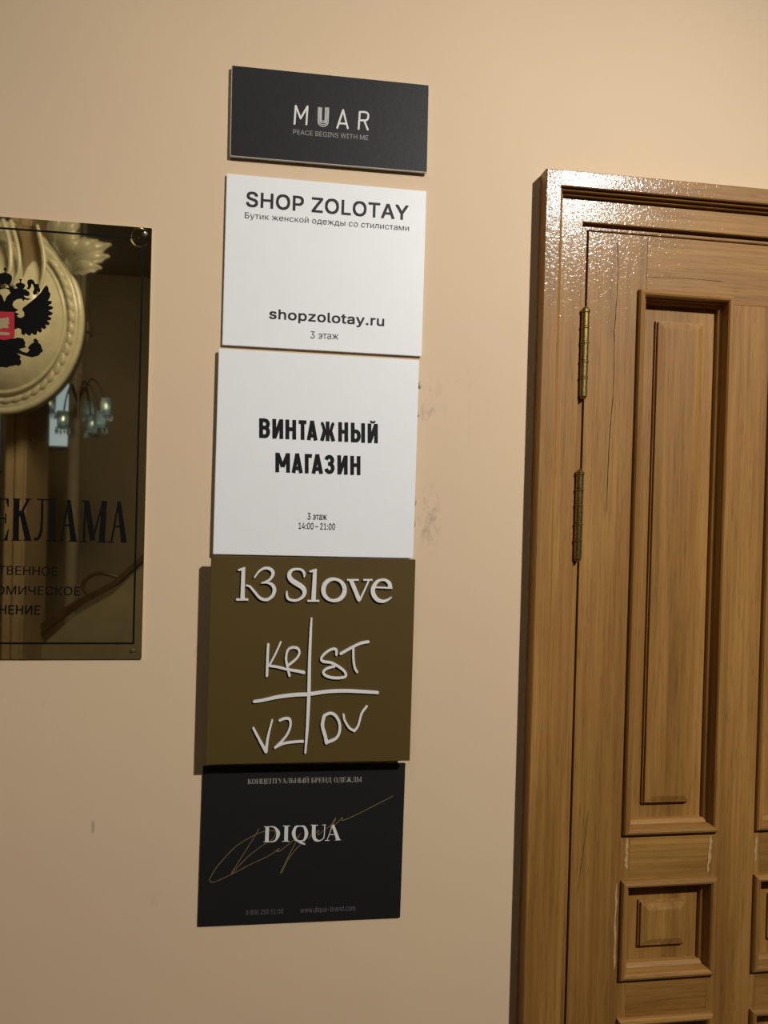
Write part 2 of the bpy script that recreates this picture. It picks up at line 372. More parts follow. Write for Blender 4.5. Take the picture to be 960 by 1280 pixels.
# mitred bolection moulding, four lengths round each panel.  (inset u, height above the leaf)
MP = [(0.0000, -0.001), (0.0003, 0.0055), (0.0022, 0.0085), (0.0055, 0.0098), (0.0085, 0.0088), (0.0105, 0.0060), (0.0116, 0.0010),
      (0.0122, -0.0085), (0.0148, -0.0105), (0.0172, -0.0135), (0.0178, -0.0215), (0.0180, -0.0225)]
def moulding(x0, x1, z0, z1, side):
    bm = bmesh.new(); A = []; B = []
    for u, h in MP:
        y = LY-h
        p = {'L': ((x0+u, y, z0+u), (x0+u, y, z1-u)), 'R': ((x1-u, y, z0+u), (x1-u, y, z1-u)),
             'T': ((x0+u, y, z1-u), (x1-u, y, z1-u)), 'B': ((x0+u, y, z0+u), (x1-u, y, z0+u))}[side]
        A.append(bm.verts.new(p[0])); B.append(bm.verts.new(p[1]))
    for k in range(len(A)-1): bm.faces.new((A[k], A[k+1], B[k+1], B[k]))
    bm.faces.new((A[-1], A[0], B[0], B[-1]))
    bm.faces.new(A); bm.faces.new(list(reversed(B)))
    bmesh.ops.recalc_face_normals(bm, faces=bm.faces)
    return bm
def raised_panel(x0, x1, z0, z1, mx, mz):
    """flat margin, upright step, sloped bevel, field"""
    yb = LY+0.0210
    lv = [(0, 0, yb+0.004), (0, 0, yb), (mx, mz, yb), (mx+0.0002, mz+0.0002, yb-0.0045), (mx+0.0022, mz+0.0022, yb-0.0048),
          (mx+0.0024, mz+0.0024, yb-0.0090), (mx+0.0040, mz+0.0040, yb-0.0094), (mx+0.0135, mz+0.0135, yb-0.0125)]
    bm = bmesh.new(); R = []
    for ux, uz, y in lv:
        R.append([bm.verts.new(p) for p in ((x0+ux, y, z0+uz), (x1-ux, y, z0+uz), (x1-ux, y, z1-uz), (x0+ux, y, z1-uz))])
    for A, B in zip(R, R[1:]):
        for k in range(4): bm.faces.new((A[k], A[(k+1) % 4], B[(k+1) % 4], B[k]))
    bm.faces.new(R[-1]); bm.faces.new(list(reversed(R[0])))
    bmesh.ops.recalc_face_normals(bm, faces=bm.faces); return bm
for cx0, cx1 in COLX:
    for i, (rz0, rz1) in enumerate(ROWS):
        ob('raised_panel', raised_panel(cx0+0.016, cx1-0.016, rz0+0.016, rz1-0.016, 0.0250, 0.0270), M_WV, door)
        for s in 'LRTB': ob('panel_moulding', moulding(cx0, cx1, rz0, rz1, s), M_WV if s in 'LR' else M_WH, door)
# pale filler at the rail joints, long cracks in the hanging stile
def smear(pts, wd, m, t, name, seed):
    random.seed(seed); bm = bmesh.new()
    P = [at(x, y, t) for x, y in pts]
    Q = []
    for a, c in zip(P, P[1:]):
        for k in range(6):
            p = a.lerp(c, k/6); Q.append((p.x+random.uniform(-1, 1)*wd*0.18, p.z, wd*random.uniform(0.45, 1.1)))
    Q.append((P[-1].x, P[-1].z, wd*0.3)); Q[0] = (Q[0][0], Q[0][1], wd*0.3)
    ribbon(bm, Q, wd, t, n=3); face_front(bm); return ob(name, bm, m, door)
smear([(784, 1047), (783, 1070), (783, 1086)], 0.0055, M_FILL, 0.00675, 'wood_filler', 1)
smear([(889, 1044), (887, 1066), (885, 1090)], 0.0060, M_FILL, 0.00675, 'wood_filler', 2)
smear([(946, 1046), (944, 1078)], 0.0045, M_FILL, 0.00675, 'wood_filler', 3)
smear([(771, 1104), (769, 1150), (768, 1212)], 0.0035, M_FILL, 0.00675, 'wood_filler', 4)
smear([(772, 301), (773, 340), (771, 375), (768, 415), (768, 460), (766, 500), (762, 545), (760, 590), (758, 640)], 0.00115, M_CRACK, 0.00680, 'crack', 5)
smear([(735, 1015), (731, 1050), (726, 1085), (722, 1118)], 0.0008, M_CRACK, 0.00680, 'crack', 6)
smear([(810, 346), (860, 348), (905, 352)], 0.0005, M_CRACK, 0.00700, 'crack', 8)

# hinges: barrel of knuckles with turned finials on the gap line
def hinge(pt, pb, root):
    T = at(*pt, 0.0125); Bt = at(*pb, 0.0125); L = (T-Bt).length; r = 0.0061
    h = bpy.data.objects.new('hinge', None); COL.objects.link(h); h.parent = door
    c = Vector(((T.x+Bt.x)/2, -0.0125, Bt.z)); h.location = c-wloc(door)
    def part(name, prof): ob(name, lathe(bmesh.new(), [(a, z) for a, z in prof], c, 20), M_HBRASS, h, smooth=False)
    def ring(z0, z1, rr): return [(rr-.0006, z0), (rr, z0+.0005), (rr, z1-.0005), (rr-.0006, z1)]
    cut = [0.0, .22, .40, .61, .78, .955]
    for i in range(5):
        z0, z1 = cut[i]*L, cut[i+1]*L
        part('knuckle', ring(z0+0.0002, z1-0.0034, r))
        part('collar', ring(z1-0.0032, z1-0.0002, r*1.16))
    part('finial', [(r*1.1, L*.955), (r*1.1, L*.955+.0015), (r*.75, L*.955+.003), (r*.78, L*.965+.0025), (r*.62, L-.002), (r*.25, L), (0.0004, L+.0004)])
    part('finial', [(r*.4, -.004), (r*.8, -.002), (r*.85, -.0003)])
    for s in (-1, 1):
        ob('hinge_plate', box(c.x+(0 if s > 0 else -.0022), c.x+(.0022 if s > 0 else 0), -0.0125, 0.02, c.z+.004, c.z+L-.01), M_HBRASS, h)
    return h
hinge((731.5, 383), (729.5, 496), door); hinge((724.5, 586), (722.5, 699), door)
ob('door_handle', tube(bmesh.new(), [(LX1-0.045, LY, 1.02), (LX1-0.045, LY-0.055, 1.02), (LX1-0.05, LY-0.06, 1.02), (LX1-0.16, LY-0.06, 1.02)], 0.009, 12), M_HBRASS, door, smooth=True)

# ------------------------------------------------------------------ lettering tools
INTER = {
 '-': [453, '337,244 337,188 114,188 114,244'],
 '.': [188, '95,-4 78,-1 63,9 53,24 50,41 53,59 63,73 78,83 95,87 113,83 128,73 138,59 141,41 138,24 128,9 113,-1'],
 '0': [453, '227,-7 199,-5 174,1 151,11 130,24 111,41 95,62 80,86 69,113 60,144 53,178 49,214 48,254 49,294 53,330 60,364 69,395 81,422 95,447 112,467 130,484 151,498 174,508 200,514 227,516 254,514 279,508 302,498 323,484 342,467 358,447 372,422 384,395 393,364 400,330 404,294 405,254 404,214 400,178 393,144 384,113 373,86 359,62 342,41 323,24 302,11 279,1 254,-5', '227,50 261,56 290,74 313,103 330,144 336,168 340,194 343,223 344,254 343,285 340,314 336,341 330,365 313,405 290,435 261,453 227,460 192,453 163,435 140,405 123,365 117,341 113,314 110,285 109,254 110,223 113,194 117,168 123,144 140,103 163,74 192,56'],
 '1': [453, '76,0 76,55 391,55 391,0', '276,509 276,0 212,0 212,448 209,448 86,358 86,427 198,509'],
 '2': [453, '64,0 64,47 234,229 282,282 299,305 311,327 318,348 320,371 317,397 308,419 293,436 273,449 250,457 224,460 196,457 172,447 153,433 139,413 130,390 127,362 66,362 71,405 86,442 111,473 143,496 182,511 225,516 268,511 306,497 337,474 361,445 376,411 381,372 378,345 371,318 357,290 336,259 322,241 306,223 288,202 267,180 153,60 153,57 389,57 389,0'],
 '3': [453, '218,-7 173,-3 133,10 98,30 70,57 52,91 44,132 109,132 115,107 126,87 144,71 165,59 191,52 219,50 248,53 275,61 297,74 315,93 325,116 329,145 326,172 316,196 299,217 275,234 242,244 201,248 157,248 157,299 288,448 288,452 70,452 70,509 372,509 372,461 211,278 211,289 239,290 264,288 287,284 308,276 344,253 371,222 387,186 393,145 387,103 370,66 344,36 309,12 288,4 266,-2 243,-6'],
 '4': [453, '40,105 40,158 247,509 311,509 109,166 109,163 413,163 413,105', '282,0 282,121 282,146 282,318 343,318 343,0'],
 '5': [453, '221,-7 178,-2 140,11 108,32 83,60 66,93 60,130 122,130 127,108 138,89 154,73 173,60 196,52 221,50 250,53 276,64 298,82 314,104 324,131 328,162 324,193 314,221 297,244 275,262 248,273 218,277 192,275 167,268 145,258 128,246 67,253 96,509 366,509 366,452 151,452 134,301 136,301 155,315 178,325 203,331 229,334 263,330 294,321 321,306 345,285 364,260 379,231 388,199 391,163 390,139 385,117 379,95 369,76 343,41 309,15 289,6 268,-1 245,-5'],
 '8': [453, '226,-7 201,-6 178,-2 156,3 136,11 101,33 74,62 57,96 52,135 55,166 65,195 81,220 101,241 125,256 153,265 153,267 119,282 93,308 76,342 70,380 75,417 90,450 114,477 146,498 184,511 226,516 269,511 306,498 337,477 361,450 377,417 382,380 376,342 359,308 333,282 300,267 300,265 327,256 351,241 372,220 387,195 397,166 401,135 395,96 378,62 352,33 317,11 296,3 275,-2 251,-6', '226,49 258,52 285,60 307,74 323,91 333,113 337,139 333,165 322,189 305,208 283,223 256,232 226,235 196,232 169,223 147,208 130,189 119,165 115,139 119,113 129,91 145,74 167,60 195,52', '226,290 252,292 274,300 293,313 307,330 316,351 319,376 316,399 308,420 294,437 275,449 252,457 226,460 200,457 177,449 159,437 145,420 136,399 133,376 136,351 145,330 159,313 178,300 201,292'],
 ':': [188, '95,-4 78,-1 63,9 53,24 50,41 53,59 63,73 78,83 95,87 113,83 128,73 138,59 141,41 138,24 128,9 113,-1', '95,271 78,274 63,284 53,299 50,316 53,334 63,349 78,359 95,362 113,359 128,349 138,334 141,316 138,299 128,284 113,274'],
 'A': [480, '16,0 201,509 276,509 463,0 395,0 287,302 264,372 232,478 245,478 213,371 191,302 85,0', '110,142 110,199 370,199 370,142'],
 'B': [456, '60,0 60,509 241,509 289,504 329,491 359,469 381,442 394,410 398,374 395,344 387,320 373,301 356,286 336,275 315,267 315,262 339,257 363,245 385,227 402,203 414,173 418,136 413,100 400,67 377,39 344,18 324,10 301,4 275,1 247,0', '125,57 245,57 296,63 330,80 349,105 355,137 352,161 342,184 327,203 306,218 279,228 248,231 125,231', '125,285 238,285 265,288 288,296 308,309 323,326 333,348 336,372 330,403 313,429 283,446 240,452 125,452'],
 'C': [510, '267,-7 235,-5 205,1 177,11 150,25 126,42 104,63 86,88 70,115 57,146 48,179 42,215 40,254 42,293 48,329 57,362 70,393 86,421 104,445 126,466 150,484 177,498 205,508 235,514 267,516 305,513 340,504 373,490 402,471 427,447 448,418 463,385 473,348 408,348 401,373 389,395 375,413 357,428 337,440 315,449 292,454 267,456 223,450 184,432 166,419 150,403 137,385 125,364 116,340 109,314 105,285 103,254 105,223 109,194 116,168 125,145 137,123 151,105 166,89 184,76 223,59 267,53 292,55 315,60 337,69 357,81 375,96 389,114 401,136 408,160 473,160 463,124 448,91 428,62 402,38 373,19 341,5 305,-4'],
 'E': [419, '60,0 60,509 372,509 372,452 125,452 125,286 355,286 355,229 125,229 125,57 375,57 375,0'],
 'G': [520, '269,-7 236,-5 205,1 176,11 149,25 125,43 104,64 85,88 69,116 57,146 47,179 42,215 40,254 42,293 47,329 57,362 69,393 85,421 103,445 125,466 149,484 175,498 203,508 233,514 265,516 304,513 340,504 374,489 403,469 429,445 449,416 465,384 474,349 408,349 399,372 387,393 373,411 356,427 337,439 315,448 291,454 265,456 222,450 183,432 150,404 125,364 116,340 109,314 105,285 103,254 105,223 109,194 116,168 125,145 137,124 151,105 166,90 184,76 224,59 269,53 309,57 345,71 374,93 396,123 410,160 415,202 434,199 283,199 283,256 478,256 478,200 476,170 471,141 463,115 451,91 436,69 419,50 399,33 377,19 352,8 326,0 298,-5'],
 'H': [517, '60,0 60,509 125,509 125,289 392,289 392,509 457,509 457,0 392,0 392,232 125,232 125,0'],
 'I': [300, '31,0 31,57 118,57 118,452 31,452 31,509 269,509 269,452 183,452 183,57 269,57 269,0'],
 'L': [393, '60,0 60,509 125,509 125,57 361,57 361,0'],
 'M': [628, '60,0 60,509 152,509 277,187 287,159 299,123 311,84 322,49 307,49 318,83 330,121 342,158 352,187 476,509 568,509 568,0 504,0 504,291 504,327 505,369 506,413 507,457 513,457 498,409 482,363 467,322 456,291 342,0 286,0 170,291 159,321 145,361 129,408 112,457 119,457 120,416 121,372 122,328 122,291 122,0'],
 'N': [523, '60,0 60,509 136,509 343,183 363,151 388,107 414,55 405,54 401,108 399,157 399,195 399,509 463,509 463,0 387,0 202,290 177,331 148,381 108,452 119,454 122,384 124,328 125,291 125,0'],
 'O': [533, '267,-7 235,-5 205,1 177,11 150,25 126,42 105,63 86,88 70,115 57,146 48,179 42,215 40,254 42,293 48,329 57,362 70,393 86,421 105,445 126,466 150,484 177,498 205,508 235,514 267,516 299,514 329,508 357,498 384,484 408,466 429,445 448,421 464,393 477,362 486,329 491,293 493,254 491,215 486,179 477,146 464,115 448,88 429,63 408,42 384,25 357,11 329,1 299,-5', '267,53 310,59 349,76 367,89 383,105 396,123 408,144 418,168 425,194 429,223 430,254 429,286 425,314 418,341 408,365 396,386 383,404 367,420 349,433 310,450 267,456 223,450 184,433 167,420 151,404 137,385 125,364 116,340 109,314 105,285 103,254 105,223 109,194 116,168 125,144 137,123 151,105 167,89 184,76 223,59'],
 'P': [445, '60,0 60,509 235,509 263,507 289,503 312,497 332,487 366,462 390,430 404,391 409,348 404,304 390,265 366,233 332,207 312,198 289,191 263,187 235,186 109,186 109,242 233,242 269,246 297,256 318,272 333,294 342,319 344,348 342,376 333,402 318,423 297,439 268,449 232,452 125,452 125,0'],
 'S': [447, '224,-9 197,-8 172,-4 149,1 128,9 91,31 64,60 46,96 38,137 104,137 110,110 123,88 142,71 166,59 194,52 224,49 257,52 286,60 311,74 329,92 341,114 346,139 342,161 332,179 316,193 296,205 245,222 184,239 154,249 128,260 105,274 86,289 71,307 60,326 54,348 52,372 58,413 75,448 102,476 138,498 158,506 180,511 203,514 227,516 252,514 275,511 296,505 316,498 351,476 377,449 394,415 401,378 337,378 326,412 302,437 267,453 225,459 194,456 167,448 145,435 129,418 118,398 115,376 119,352 131,334 148,319 169,308 212,293 264,279 312,264 336,252 359,238 379,220 395,198 405,171 408,139 403,99 386,64 360,34 323,11 302,2 278,-4 252,-8'],
 'T': [449, '32,452 32,509 417,509 417,452 257,452 257,0 193,0 193,452'],
 'W': [686, '155,0 16,509 82,509 163,196 175,145 187,94 197,40 189,40 200,94 211,145 224,196 306,509 380,509 462,196 474,145 486,94 497,40 488,40 499,94 510,145 523,196 603,509 670,509 530,0 455,0 368,323 351,391 336,475 350,475 335,395 318,323 230,0'],
 'Y': [472, '203,0 203,208 16,509 91,509 192,344 222,292 250,230 224,230 251,293 280,344 381,509 455,509 268,208 268,0'],
 'Z': [438, '42,0 42,46 273,385 306,431 341,476 348,454 285,452 223,452 40,452 40,509 397,509 397,462 169,129 134,81 97,33 90,54 152,57 214,57 399,57 399,0'],
 'a': [389, '160,-9 126,-5 94,5 68,22 48,45 35,73 30,108 34,138 43,161 58,179 78,193 100,203 125,211 178,220 234,227 265,235 276,255 276,257 273,279 267,297 256,311 240,322 220,329 196,331 171,329 149,322 118,301 100,274 41,291 57,322 79,346 104,364 133,375 163,382 194,384 239,379 263,372 286,360 306,343 322,320 333,290 337,251 337,0 277,0 277,52 272,52 252,25 236,12 215,1 190,-6', '170,45 202,49 228,59 248,74 263,93 272,115 276,138 276,190 259,182 231,176 200,171 175,168 134,159 117,150 103,139 95,124 92,105 94,87 102,72 114,61 130,52 149,47'],
 'b': [424, '229,-8 198,-5 172,4 153,17 138,31 118,59 112,59 112,0 53,0 53,509 114,509 114,319 118,319 137,346 152,360 171,373 197,381 229,384 274,378 313,361 345,332 370,293 379,270 385,245 389,218 390,189 389,160 385,133 379,108 370,84 346,45 313,16 274,-2', '220,47 253,51 279,66 301,88 316,117 325,151 328,189 325,227 316,261 301,290 280,311 253,325 220,330 188,325 161,312 140,291 125,263 116,229 113,189 116,150 125,115 140,86 162,65 188,51'],
 'c': [396, '207,-8 182,-7 159,-2 137,6 117,16 98,30 82,46 68,64 56,85 46,108 40,133 36,159 34,187 36,216 40,243 46,268 56,291 68,312 82,330 98,346 117,360 137,371 159,378 182,383 207,384 234,383 260,377 284,368 305,356 324,341 340,322 353,301 362,277 303,262 290,289 270,311 242,325 207,330 173,325 145,310 124,287 108,258 99,224 96,187 99,151 108,117 124,89 145,66 173,51 207,46 243,52 271,66 292,89 304,117 363,102 354,78 341,56 325,37 306,21 285,9 261,-1 235,-6'],
 'd': [424, '195,-8 151,-2 111,16 79,45 55,84 46,108 39,133 35,160 34,189 35,218 39,245 46,270 55,293 79,332 112,361 151,378 196,384 228,381 253,373 272,360 287,346 306,319 311,319 311,509 372,509 372,0 313,0 313,59 307,59 287,31 272,17 252,4 227,-5', '205,47 236,51 263,65 284,86 299,115 309,150 312,189 309,229 300,263 284,291 263,312 237,325 205,330 172,325 145,311 124,290 108,261 99,227 96,189 99,151 109,117 124,88 145,66 172,51'],
 'h': [410, '114,227 114,0 53,0 53,509 114,509 114,287 102,287 124,332 152,362 187,379 227,384 264,380 295,369 321,349 341,321 353,285 357,240 357,0 296,0 296,235 290,275 273,304 246,323 210,329 184,326 161,317 141,303 126,283 117,257'],
 'i': [167, '53,0 53,379 114,379 114,0', '84,443 67,446 54,455 44,468 41,483 44,499 54,512 67,521 84,524 100,521 114,512 123,499 126,483 123,468 114,455 100,446'],
 'l': [189, '139,-2 101,3 74,20 58,47 53,84 53,509 114,509 114,99 115,77 120,62 130,54 146,52 160,53 170,54 181,3 162,-1'],
 'm': [610, '53,0 53,379 112,379 112,295 108,295 118,323 132,346 151,363 172,376 195,384 219,386 257,380 287,361 309,331 321,295 312,295 322,321 337,343 357,361 381,375 407,383 437,386 468,383 497,372 522,354 541,328 553,296 557,255 557,0 496,0 496,254 490,289 473,313 447,326 419,330 395,328 374,320 358,307 345,290 338,270 335,247 335,0 274,0 274,260 269,288 253,311 229,326 199,330 178,328 158,320 140,307 126,289 117,266 114,238 114,0'],
 'n': [410, '114,227 114,0 53,0 53,379 112,379 112,287 102,287 124,332 152,362 187,379 227,384 264,380 295,369 321,349 341,321 353,285 357,240 357,0 296,0 296,235 290,275 273,304 246,323 210,329 184,326 161,317 141,303 126,283 117,257'],
 'o': [415, '207,-8 182,-7 159,-2 137,6 117,16 98,30 82,46 68,64 56,85 46,108 40,133 36,159 34,187 36,216 40,243 46,268 56,291 68,312 82,330 98,346 117,360 137,371 159,378 182,383 207,384 233,383 256,378 278,371 299,360 317,346 333,330 347,312 359,291 369,268 376,243 380,216 381,187 380,159 376,133 369,108 359,85 347,64 333,46 317,30 299,16 278,6 256,-2 233,-7', '207,46 242,51 270,66 292,89 307,117 316,151 319,187 316,224 307,258 292,287 270,310 242,325 207,330 173,325 145,310 124,287 108,258 99,224 96,187 99,151 108,117 124,89 145,66 173,51'],
 'p': [424, '53,-143 53,379 112,379 112,319 118,319 137,346 152,360 171,373 197,381 229,384 274,378 313,361 345,332 370,293 379,270 385,245 389,218 390,189 389,160 385,133 379,108 370,84 346,45 313,16 274,-2 229,-8 198,-5 173,4 153,17 138,31 118,59 114,59 114,-143', '220,47 253,51 279,66 301,88 316,117 325,151 328,189 325,227 316,261 301,290 280,311 253,325 220,330 188,325 161,312 140,291 125,263 116,229 113,189 116,150 125,115 140,86 162,65 188,51'],
 'q': [424, '372,-143 311,-143 311,59 306,59 287,31 272,17 252,4 227,-5 195,-8 151,-2 111,16 79,45 55,84 46,108 39,133 35,160 34,189 35,218 39,245 46,270 55,293 79,332 112,361 151,378 196,384 228,381 253,373 272,360 287,346 307,319 313,319 313,379 372,379', '205,47 236,51 263,65 284,86 299,115 309,150 312,189 309,229 300,263 284,291 263,312 237,325 205,330 172,325 145,311 124,290 108,261 99,227 96,189 99,151 109,117 124,88 145,66 172,51'],
 'r': [259, '53,0 53,379 112,379 112,321 115,321 130,347 152,367 181,380 213,385 229,384 243,384 243,322 230,324 207,326 182,323 159,315 140,301 126,284 117,262 114,237 114,0'],
 's': [365, '182,-8 145,-5 112,3 84,18 62,38 45,63 36,94 94,107 105,79 124,60 150,49 181,45 217,50 244,62 262,81 268,103 265,121 254,136 237,147 212,155 149,170 104,186 72,208 53,237 47,274 51,305 65,332 87,354 115,370 149,381 187,384 223,381 254,372 279,358 299,339 314,316 324,290 268,277 258,298 243,316 219,328 187,333 156,329 131,317 114,299 109,277 112,258 124,243 144,232 172,223 229,209 275,194 306,171 325,142 331,107 326,75 312,47 290,24 260,6 223,-5'],
 't': [227, '204,379 204,327 6,327 6,379', '65,471 126,471 126,98 128,76 136,61 150,53 170,50 185,51 202,54 213,2 192,-3 168,-4 125,2 92,21 72,52 65,93'],
 'u': [410, '182,-5 146,-1 115,11 89,31 69,59 57,95 53,139 53,379 114,379 114,144 119,105 137,75 164,56 200,50 226,53 249,62 268,77 283,97 293,122 296,153 296,379 357,379 357,0 298,0 298,92 307,92 297,67 286,47 272,30 257,17 222,0'],
 'w': [567, '138,0 23,379 87,379 133,214 154,137 175,41 165,41 186,135 206,214 252,379 316,379 362,214 382,136 402,41 391,41 413,135 434,214 480,379 545,379 429,0 368,0 319,172 305,225 291,280 277,338 291,338 277,280 263,225 248,172 199,0'],
 'y': [389, '47,-139 61,-86 71,-87 104,-89 118,-84 130,-74 141,-58 151,-36 163,-1 17,379 84,379 165,155 187,87 206,21 184,21 202,87 224,155 305,379 371,379 204,-58 191,-85 177,-107 159,-124 139,-136 117,-143 91,-145 65,-143'],
 'z': [380, '42,0 42,46 254,320 254,323 48,323 48,379 333,379 333,331 126,60 126,56 339,56 339,0'],
 'Б': [449, '60,0 60,509 364,509 364,452 125,452 125,295 242,295 267,294 290,291 312,285 332,278 365,256 390,228 406,192 411,151 406,108 390,71 365,41 332,18 312,10 290,5 267,1 242,0', '125,56 240,56 286,63 320,81 340,111 347,151 340,188 320,216 286,233 240,239 125,239'],
 'В': [456, '60,0 60,509 241,509 289,504 329,491 359,469 381,442 394,410 398,374 395,344 387,320 373,301 356,286 336,275 315,267 315,262 339,257 363,245 385,227 402,203 414,173 418,136 413,100 400,67 377,39 344,18 324,10 301,4 275,1 247,0', '125,57 245,57 296,63 330,80 349,105 355,137 352,161 342,184 327,203 306,218 279,228 248,231 125,231', '125,285 238,285 265,288 288,296 308,309 323,326 333,348 336,372 330,403 313,429 283,446 240,452 125,452'],
 'Е': [419, '60,0 60,509 372,509 372,452 125,452 125,286 355,286 355,229 125,229 125,57 375,57 375,0'],
 'И': [523, '463,0 398,0 398,291 399,328 402,384 404,454 416,452 376,381 346,331 321,290 137,0 60,0 60,509 125,509 125,195 124,157 123,108 118,54 110,55 136,107 161,151 180,183 388,509 463,509'],
 'К': [467, '60,0 60,509 125,509 125,287 196,287 362,509 440,509 251,262 449,0 371,0 199,231 125,231 125,0'],
 'М': [628, '60,0 60,509 152,509 277,187 287,159 299,123 311,84 322,49 307,49 318,83 330,121 342,158 352,187 476,509 568,509 568,0 504,0 504,291 504,327 505,369 506,413 507,457 513,457 498,409 482,363 467,322 456,291 342,0 286,0 170,291 159,321 145,361 129,408 112,457 119,457 120,416 121,372 122,328 122,291 122,0'],
 'Н': [517, '60,0 60,509 125,509 125,289 392,289 392,509 457,509 457,0 392,0 392,232 125,232 125,0'],
 'О': [533, '267,-7 235,-5 205,1 177,11 150,25 126,42 105,63 86,88 70,115 57,146 48,179 42,215 40,254 42,293 48,329 57,362 70,393 86,421 105,445 126,466 150,484 177,498 205,508 235,514 267,516 299,514 329,508 357,498 384,484 408,466 429,445 448,421 464,393 477,362 486,329 491,293 493,254 491,215 486,179 477,146 464,115 448,88 429,63 408,42 384,25 357,11 329,1 299,-5', '267,53 310,59 349,76 367,89 383,105 396,123 408,144 418,168 425,194 429,223 430,254 429,286 425,314 418,341 408,365 396,386 383,404 367,420 349,433 310,450 267,456 223,450 184,433 167,420 151,404 137,385 125,364 116,340 109,314 105,285 103,254 105,223 109,194 116,168 125,144 137,123 151,105 167,89 184,76 223,59'],
 'С': [510, '267,-7 235,-5 205,1 177,11 150,25 126,42 104,63 86,88 70,115 57,146 48,179 42,215 40,254 42,293 48,329 57,362 70,393 86,421 104,445 126,466 150,484 177,498 205,508 235,514 267,516 305,513 340,504 373,490 402,471 427,447 448,418 463,385 473,348 408,348 401,373 389,395 375,413 357,428 337,440 315,449 292,454 267,456 223,450 184,432 166,419 150,403 137,385 125,364 116,340 109,314 105,285 103,254 105,223 109,194 116,168 125,145 137,123 151,105 166,89 184,76 223,59 267,53 292,55 315,60 337,69 357,81 375,96 389,114 401,136 408,160 473,160 463,124 448,91 428,62 402,38 373,19 341,5 305,-4'],
 'Т': [449, '32,452 32,509 417,509 417,452 257,452 257,0 193,0 193,452'],
 'Ч': [487, '223,190 197,191 174,194 152,199 132,207 98,229 73,260 64,279 58,301 54,325 53,352 53,509 117,509 117,353 125,305 149,272 186,253 231,247 272,251 311,261 347,278 382,299 382,236 347,217 310,203 269,193', '362,0 362,509 427,509 427,0'],
 'а': [389, '160,-9 126,-5 94,5 68,22 48,45 35,73 30,108 34,138 43,161 58,179 78,193 100,203 125,211 178,220 234,227 265,235 276,255 276,257 273,279 267,297 256,311 240,322 220,329 196,331 171,329 149,322 118,301 100,274 41,291 57,322 79,346 104,364 133,375 163,382 194,384 239,379 263,372 286,360 306,343 322,320 333,290 337,251 337,0 277,0 277,52 272,52 252,25 236,12 215,1 190,-6', '170,45 202,49 228,59 248,74 263,93 272,115 276,138 276,190 259,182 231,176 200,171 175,168 134,159 117,150 103,139 95,124 92,105 94,87 102,72 114,61 130,52 149,47'],
 'д': [427, '13,-110 13,56 44,56 65,82 79,116 90,164 98,231 110,379 356,379 356,56 414,56 414,-110 353,-110 353,0 74,0 74,-110', '114,56 295,56 295,323 166,323 157,231 154,202 151,175 147,150 143,127 131,87'],
 'е': [404, '212,-8 185,-7 161,-2 138,6 117,16 98,30 82,46 68,64 56,85 46,108 40,132 35,159 34,187 35,215 39,242 46,267 55,290 67,311 81,329 97,346 115,359 135,370 157,378 180,383 205,384 236,382 266,374 294,361 319,341 341,315 357,282 368,242 371,194 371,169 75,169 75,221 338,221 310,202 307,237 298,269 283,294 263,314 237,326 205,330 173,326 146,313 125,294 109,270 99,241 96,211 96,178 100,139 110,106 128,80 151,61 179,50 212,46 234,48 254,53 271,61 285,73 297,88 306,105 365,91 353,63 335,39 311,19 283,4 249,-5'],
 'ж': [563, '21,0 174,193 23,379 95,379 221,218 252,218 252,379 313,379 313,218 342,218 468,379 541,379 390,193 543,0 469,0 342,162 313,162 313,0 252,0 252,162 223,162 95,0'],
 'и': [411, '358,0 296,0 296,274 293,274 111,0 53,0 53,379 114,379 114,104 118,104 300,379 358,379'],
 'й': [411, '358,0 296,0 296,274 293,274 111,0 53,0 53,379 114,379 114,104 118,104 300,379 358,379', '205,433 179,436 155,446 135,461 120,481 110,504 107,529 151,529 155,508 166,491 184,480 205,476 227,480 244,491 255,508 259,529 304,529 301,504 291,481 276,461 256,446 232,436'],
 'к': [376, '53,0 53,379 114,379 114,215 152,215 288,379 366,379 213,196 368,0 290,0 167,159 114,159 114,0'],
 'л': [400, '6,0 6,56 20,56 48,63 67,86 73,106 78,133 84,211 91,379 348,379 348,0 286,0 286,323 149,323 143,189 141,159 138,132 134,107 129,84 115,47 94,21 65,5 27,0'],
 'м': [535, '53,0 53,379 144,379 232,168 246,132 257,100 265,70 273,41 263,41 270,69 278,100 289,132 303,168 390,379 482,379 482,0 421,0 421,197 421,237 422,276 422,315 423,354 430,354 415,300 399,252 377,198 294,0 240,0 156,198 135,252 118,300 102,354 111,354 112,318 113,279 113,238 113,197 113,0'],
 'н': [409, '309,223 309,167 99,167 99,223', '114,379 114,0 53,0 53,379', '356,379 356,0 295,0 295,379'],
 'о': [415, '207,-8 182,-7 159,-2 137,6 117,16 98,30 82,46 68,64 56,85 46,108 40,133 36,159 34,187 36,216 40,243 46,268 56,291 68,312 82,330 98,346 117,360 137,371 159,378 182,383 207,384 233,383 256,378 278,371 299,360 317,346 333,330 347,312 359,291 369,268 376,243 380,216 381,187 380,159 376,133 369,108 359,85 347,64 333,46 317,30 299,16 278,6 256,-2 233,-7', '207,46 242,51 270,66 292,89 307,117 316,151 319,187 316,224 307,258 292,287 270,310 242,325 207,330 173,325 145,310 124,287 108,258 99,224 96,187 99,151 108,117 124,89 145,66 173,51'],
